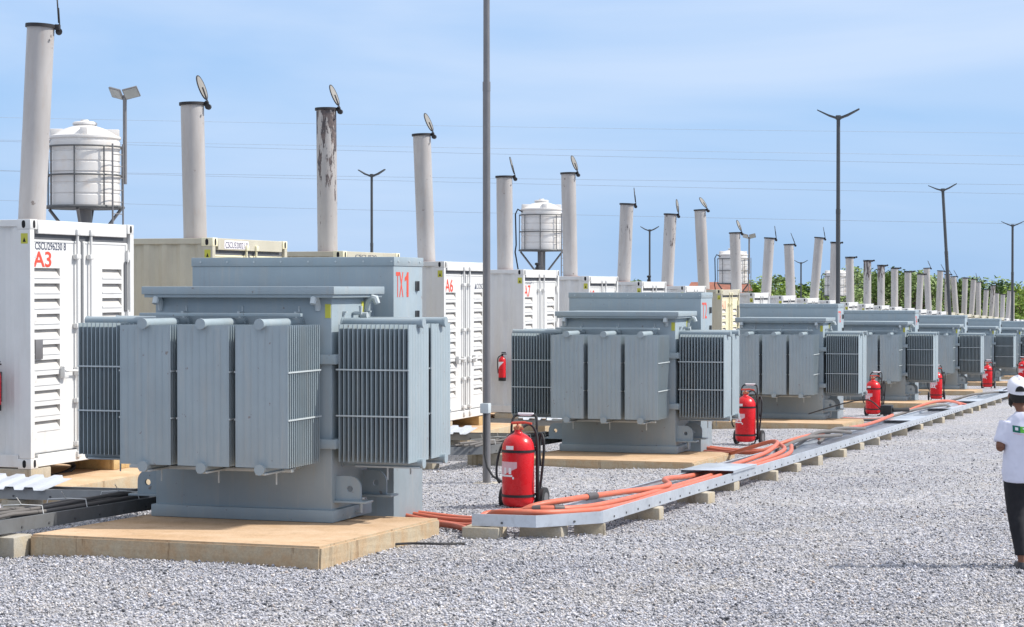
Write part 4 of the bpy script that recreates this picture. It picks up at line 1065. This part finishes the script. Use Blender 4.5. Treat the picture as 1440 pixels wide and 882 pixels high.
def wall_extinguisher(x, y, z, label):
    t = thing('wall_extinguisher', label, 'fire extinguisher', (x, y, z), 0, 'small extinguishers hung on container walls')
    mb = MB(); mb.lathe([(.075, 0), (.078, .01), (.078, .07)], n=24); mb.build('base_ring', M['black'], t)
    mb = MB(); mb.lathe([(.076, .07), (.076, .40), (.068, .44), (.04, .475), (.025, .49), (.025, .5)], n=24); mb.build('cylinder', M['red'], t, angle=60)
    mb = MB(); mb.tube([(0, 0, .49), (0, 0, .53)], .022, 8); mb.bbox(-.015, .09, -.012, .012, .53, .55, .004); mb.bbox(-.015, .075, -.012, .012, .56, .58, .004); mb.build('valve_handle', M['black'], t)
    mb = MB(); mb.tube(smooth_path([(-.02, 0, .51), (-.085, -.01, .46), (-.095, 0, .3), (-.088, 0, .15)]), .011, 7); mb.build('hose', M['rubber'], t)
    vs = []; n = 8
    for q in range(n + 1):
        a = R(-165 + 115 * q / n); u = q / n
        vs += [(.0772 * math.cos(a), .0772 * math.sin(a), .22 + .16 * u), (.0772 * math.cos(a), .0772 * math.sin(a), .385)]
    mb = MB(); mb.add(vs, [(2 * q, 2 * q + 2, 2 * q + 3, 2 * q + 1) for q in range(n)]); mb.build('label', M['labelwhite'], t)
    MB().bbox(-.04, .04, .075, .10, .1, .45, .004).build('wall_bracket', M['darkpole'], t)
for k, lab in ((3, 'small red extinguisher hung on the side wall of container A3, at the left edge'), (7, 'small red extinguisher hung on the side wall of container A7')):
    y = container_y(k) - .10; wall_extinguisher(CX - .42, y, G(CX, y) + (1.05 if k == 3 else 1.03), lab)

# ---------------------------------------------------------------- person
def loft(mb, rings, n=20):
    """rings: (centre, half width, half depth, normal-free frame u, v)"""
    vs = []
    for c, a, b_, u, v_ in rings:
        c = Vector(c); u = Vector(u); v_ = Vector(v_)
        for k in range(n): vs.append(tuple(c + u * a * math.cos(2 * PI * k / n) + v_ * b_ * math.sin(2 * PI * k / n)))
    fs = [tuple(range(n - 1, -1, -1)), tuple(range((len(rings) - 1) * n, len(rings) * n))]
    for i in range(len(rings) - 1):
        for k in range(n): fs.append((i * n + k, i * n + (k + 1) % n, (i + 1) * n + (k + 1) % n, (i + 1) * n + k))
    mb.add(vs, fs)
def flat(mb, lst, n=20):
    loft(mb, [((x, y, z), a, b_, (1, 0, 0), (0, 1, 0)) for x, y, z, a, b_ in lst], n)
def fuse(mb, name, mat, parent, voxel=.012, smooth=3, wob=0, wscale=.12):
    o = mb.build(name, mat, parent)
    md = o.modifiers.new('fuse', 'REMESH'); md.mode = 'VOXEL'; md.voxel_size = voxel
    ms = o.modifiers.new('soft', 'SMOOTH'); ms.iterations = smooth; ms.factor = .6
    if wob:
        tx = bpy.data.textures.new('folds', 'CLOUDS'); tx.noise_scale = wscale; tx.noise_depth = 2
        dm = o.modifiers.new('folds', 'DISPLACE'); dm.texture = tx; dm.strength = wob; dm.mid_level = .5; dm.texture_coords = 'LOCAL'
    dg = bpy.context.evaluated_depsgraph_get(); dg.update()
    me = bpy.data.meshes.new_from_object(o.evaluated_get(dg)); o.modifiers.clear(); old = o.data; o.data = me; bpy.data.meshes.remove(old)
    me.polygons.foreach_set('use_smooth', [True] * len(me.polygons)); me.name = name
    if not me.materials: me.materials.append(mat)
    return o
px_, py_ = -1.31, 17.28
# the figure faces +y locally, its back is towards the camera
PE = thing('person', 'person seen from behind in white cap, white T-shirt and black trousers', 'person', (px_, py_, G(px_, py_)), YAW)
b = MB()
# head, neck, trunk
hx, hy = -.045, .05
flat(b, [(hx, hy + .01, 1.335, .045, .05), (hx, hy + .02, 1.36, .062, .08), (hx, hy + .015, 1.40, .072, .092), (hx, hy + .005, 1.45, .076, .098), (hx, hy, 1.485, .072, .09), (hx, hy, 1.515, .056, .07), (hx, hy, 1.532, .028, .038)])
flat(b, [(hx, hy + .107, 1.40, .008, .01), (hx, hy + .118, 1.405, .014, .014), (hx, hy + .10, 1.44, .009, .02)], 10)      # nose
for s in (-1, 1):
    flat(b, [(hx + s * .076, hy, 1.395, .006, .014), (hx + s * .08, hy - .004, 1.415, .009, .02), (hx + s * .08, hy - .004, 1.435, .007, .016)], 10)
    flat(b, [(hx + s * .032, hy + .088, 1.432, .014, .006), (hx + s * .032, hy + .092, 1.44, .015, .008), (hx + s * .032, hy + .088, 1.448, .014, .006)], 10)
flat(b, [(hx, hy + .10, 1.372, .02, .006), (hx, hy + .104, 1.376, .024, .008), (hx, hy + .10, 1.38, .02, .006)], 10)
flat(b, [(-.012, .0, 1.24, .065, .06), (-.02, .015, 1.30, .052, .052), (hx, .035, 1.36, .048, .05)])
flat(b, [(0, 0, .74, .155, .105), (0, 0, .82, .165, .11), (0, 0, .94, .125, .09), (0, .0, 1.08, .145, .10), (0, 0, 1.18, .165, .09), (0, 0, 1.245, .12, .07), (-.01, 0, 1.27, .06, .055)])
def limb(mb, pts, rs, n=14):
    mb.tube(pts, rs, n)
# legs: left steps flat, right slightly ahead
limb(b, [(-.085, 0, .78), (-.075, .015, .55), (-.065, .015, .42), (-.048, .0, .25), (-.03, -.01, .085), (-.03, -.01, .05)], [.085, .062, .05, .048, .031, .032])
limb(b, [(.085, 0, .78), (.085, .09, .55), (.08, .13, .42), (.078, .13, .25), (.085, .12, .085), (.085, .12, .05)], [.085, .062, .05, .048, .031, .032])
for x, y in ((-.03, -.01), (.085, .12)): flat(b, [(x, y + .06, .012, .035, .10), (x, y + .055, .035, .036, .10), (x, y + .02, .06, .03, .05)], 12)
# arms bent forward at the elbow, hands before the chest
def arm(s):
    sh = Vector((s * .165, 0, 1.215)); el = Vector((s * .215, -.03, 1.0)); wr = Vector((s * .10, .20, 1.03))
    limb(b, [tuple(sh), tuple(sh.lerp(el, .5)), tuple(el)], [.047, .041, .036]); limb(b, [tuple(el), tuple(el.lerp(wr, .4)), tuple(wr)], [.036, .034, .023])
    d = (wr - el).normalized(); side = Vector((-d.y, d.x, 0)).normalized()
    palm = wr + d * .045
    loft(b, [(wr, .022, .016, side, (0, 0, 1)), (palm, .036, .014, side, (0, 0, 1)), (wr + d * .085, .036, .012, side, (0, 0, 1))], 12)
    for q, ln in enumerate((.062, .072, .066, .050)):
        base = wr + d * .08 + side * (-.027 + .018 * q); mid = base + d * ln * .55 + Vector((0, 0, -.008)); tip = base + d * ln * .85 + Vector((0, 0, -.03))
        limb(b, [tuple(base - d * .02), tuple(base), tuple(mid), tuple(tip)], [.009, .009, .008, .007], 8)
    tb = wr + d * .03 - side * .03 * s; limb(b, [tuple(tb), tuple(tb + d * .03 - side * s * .02), tuple(tb + d * .055 - side * s * .022 + Vector((0, 0, -.01)))], [.011, .010, .008], 8)
arm(-1); arm(1)
body = fuse(b, 'body', M['skin'], PE, .008, 2)
# hair gathered under the cap
b = MB(); flat(b, [(hx, hy - .045, 1.365, .058, .045), (hx, hy - .035, 1.40, .078, .068), (hx, hy - .018, 1.44, .083, .085), (hx, hy - .01, 1.475, .078, .088), (hx, hy - .005, 1.505, .062, .07)])
limb(b, [(hx - .066, hy - .02, 1.40), (hx - .072, hy - .015, 1.355), (hx - .06, hy - .02, 1.325)], [.022, .016, .006], 8)
fuse(b, 'hair', M['hair'], PE, .008, 2, .006, .03)
# cap
cp = MB(); prof = [(.096, 1.452), (.099, 1.468), (.099, 1.495), (.094, 1.523), (.079, 1.546), (.053, 1.562), (.02, 1.569), (.004, 1.570)]
n = 36; vs = []
for r_, z in prof:
    for k in range(n):
        a = 2 * PI * k / n; vs.append((hx + r_ * .92 * math.cos(a), hy - .005 + r_ * 1.08 * math.sin(a) + (z - 1.45) * .05, z + .022 * math.sin(a)))
fs = []
for i in range(len(prof) - 1):
    for k in range(n): fs.append((i * n + k, i * n + (k + 1) % n, (i + 1) * n + (k + 1) % n, (i + 1) * n + k))
fs.append(tuple(range((len(prof) - 1) * n, len(prof) * n))); cp.add(vs, fs)
# brim in front
bv = []
for q in range(13):
    a = R(25 + 130 * q / 12); 
    for rr, dz in ((.098, 0), (.175 if 2 < q < 10 else .135, -.018)):
        bv.append((hx + rr * .92 * math.cos(a), hy + rr * 1.15 * math.sin(a), 1.478 + dz)); bv.append((hx + rr * .92 * math.cos(a), hy + rr * 1.15 * math.sin(a), 1.484 + dz))
cp.add(bv, [f for q in range(12) for f in ((4 * q, 4 * q + 2, 4 * q + 6, 4 * q + 4), (4 * q + 1, 4 * q + 5, 4 * q + 7, 4 * q + 3), (4 * q + 2, 4 * q + 3, 4 * q + 7, 4 * q + 6))])
cap_o = cp.build('cap', M['capwhite'], PE, angle=60)
# dark half-moon opening at the back of the cap, with hair showing
ov = []; n = 14
for q in range(n + 1):
    u = q / n; a = R(-90 - 30 + 48 * u); zt = 1.482 + .042 * math.sqrt(max(0, 1 - (2 * u - 1) ** 2))
    for z in (1.478, zt): ov.append((hx - .004 + (.1025 + (.0 if z < 1.49 else -.001)) * .92 * math.cos(a), hy - .005 + .1025 * 1.08 * math.sin(a), z - .018))
cp2 = MB(); cp2.add(ov, [(2 * q, 2 * q + 2, 2 * q + 3, 2 * q + 1) for q in range(n)]); cp2.build('cap_opening', M['hair'], cap_o)
# shirt
b = MB(); flat(b, [(0, 0, .715, .185, .135), (0, 0, .80, .188, .138), (-.0, 0, .95, .175, .13), (0, 0, 1.08, .18, .13), (0, 0, 1.17, .182, .12), (0, 0, 1.235, .15, .092), (-.008, .0, 1.275, .095, .072), (-.012, .005, 1.295, .066, .062)], 28)
for s in (-1, 1):
    sh = Vector((s * .15, 0, 1.205)); el = Vector((s * .212, -.03, 1.04))
    limb(b, [tuple(sh), tuple(sh.lerp(el, .45)), tuple(el)], [.068, .064, .058])
shirt = fuse(b, 'shirt', M['shirt'], PE, .011, 3, .022, .10)
# printed band on the back: wraps onto the shirt surface by ray casting
def patch(x0, x1, z0, z1, slope, mat, name, nx=14, nz=4, off=.0025):
    vs = []
    for j in range(nz + 1):
        for i in range(nx + 1):
            x = x0 + (x1 - x0) * i / nx; z = z0 + (z1 - z0) * j / nz + slope * (x - x0)
            ok, hit, nrm, _ = shirt.ray_cast(Vector((x, -.6, z)), Vector((0, 1, 0)))
            y = hit.y if ok else -.12
            vs.append((x, y - off, z))
    fs = [(j * (nx + 1) + i, j * (nx + 1) + i + 1, (j + 1) * (nx + 1) + i + 1, (j + 1) * (nx + 1) + i) for j in range(nz) for i in range(nx)]
    b_ = MB(); b_.add(vs, fs); return b_.build(name, M[mat], shirt)
patch(-.125, .12, 1.135, 1.185, -.13, 'green', 'printed_band'); patch(-.125, -.07, 1.133, 1.187, -.13, 'darkgreen', 'printed_square', off=.004)
patch(-.108, -.086, 1.148, 1.172, -.13, 'capwhite', 'printed_emblem', 4, 4, off=.0055); patch(-.12, .0, 1.118, 1.123, -.13, 'labelpink', 'printed_line', off=.003)
patch(-.05, .10, 1.156, 1.166, -.13, 'capwhite', 'printed_line', off=.0045)
# trousers
b = MB(); flat(b, [(0, 0, .70, .165, .125), (0, 0, .80, .16, .12), (0, 0, .86, .14, .11)], 24)
limb(b, [(-.083, 0, .76), (-.082, .012, .60), (-.072, .018, .44), (-.052, .005, .28), (-.034, -.008, .115)], [.10, .082, .068, .060, .048])
limb(b, [(.083, .02, .76), (.086, .08, .60), (.082, .13, .44), (.08, .13, .28), (.08, .12, .115)], [.10, .082, .068, .060, .048])
fuse(b, 'trousers', M['trousers'], PE, .010, 2, .012, .08)
for x, y in ((-.03, -.01), (.085, .12)):
    b = MB(); flat(b, [(x, y + .055, .0, .042, .122), (x, y + .055, .015, .043, .124), (x, y + .055, .04, .038, .112), (x, y + .02, .058, .033, .07)], 18); b.build('shoe', M['shoe'], PE)

# ---------------------------------------------------------------- camera and view
cam = bpy.data.cameras.new('camera'); cam.lens = 72; cam.sensor_width = 36; cam.clip_end = 6000; cam.clip_start = .1
co = bpy.data.objects.new('camera', cam); COL.objects.link(co)
co.location = (0, 0, CAM_Z); co.rotation_euler = (R(90 - .716), 0, math.atan2(.316, .949))
S.camera = co
S.view_settings.view_transform = 'Standard'; S.view_settings.look = 'None'; S.view_settings.exposure = .45; S.view_settings.gamma = 1
S.render.resolution_x = 1024; S.render.resolution_y = 627
S.cycles.max_bounces = 6; S.cycles.use_denoising = True
bpy.context.view_layer.update()
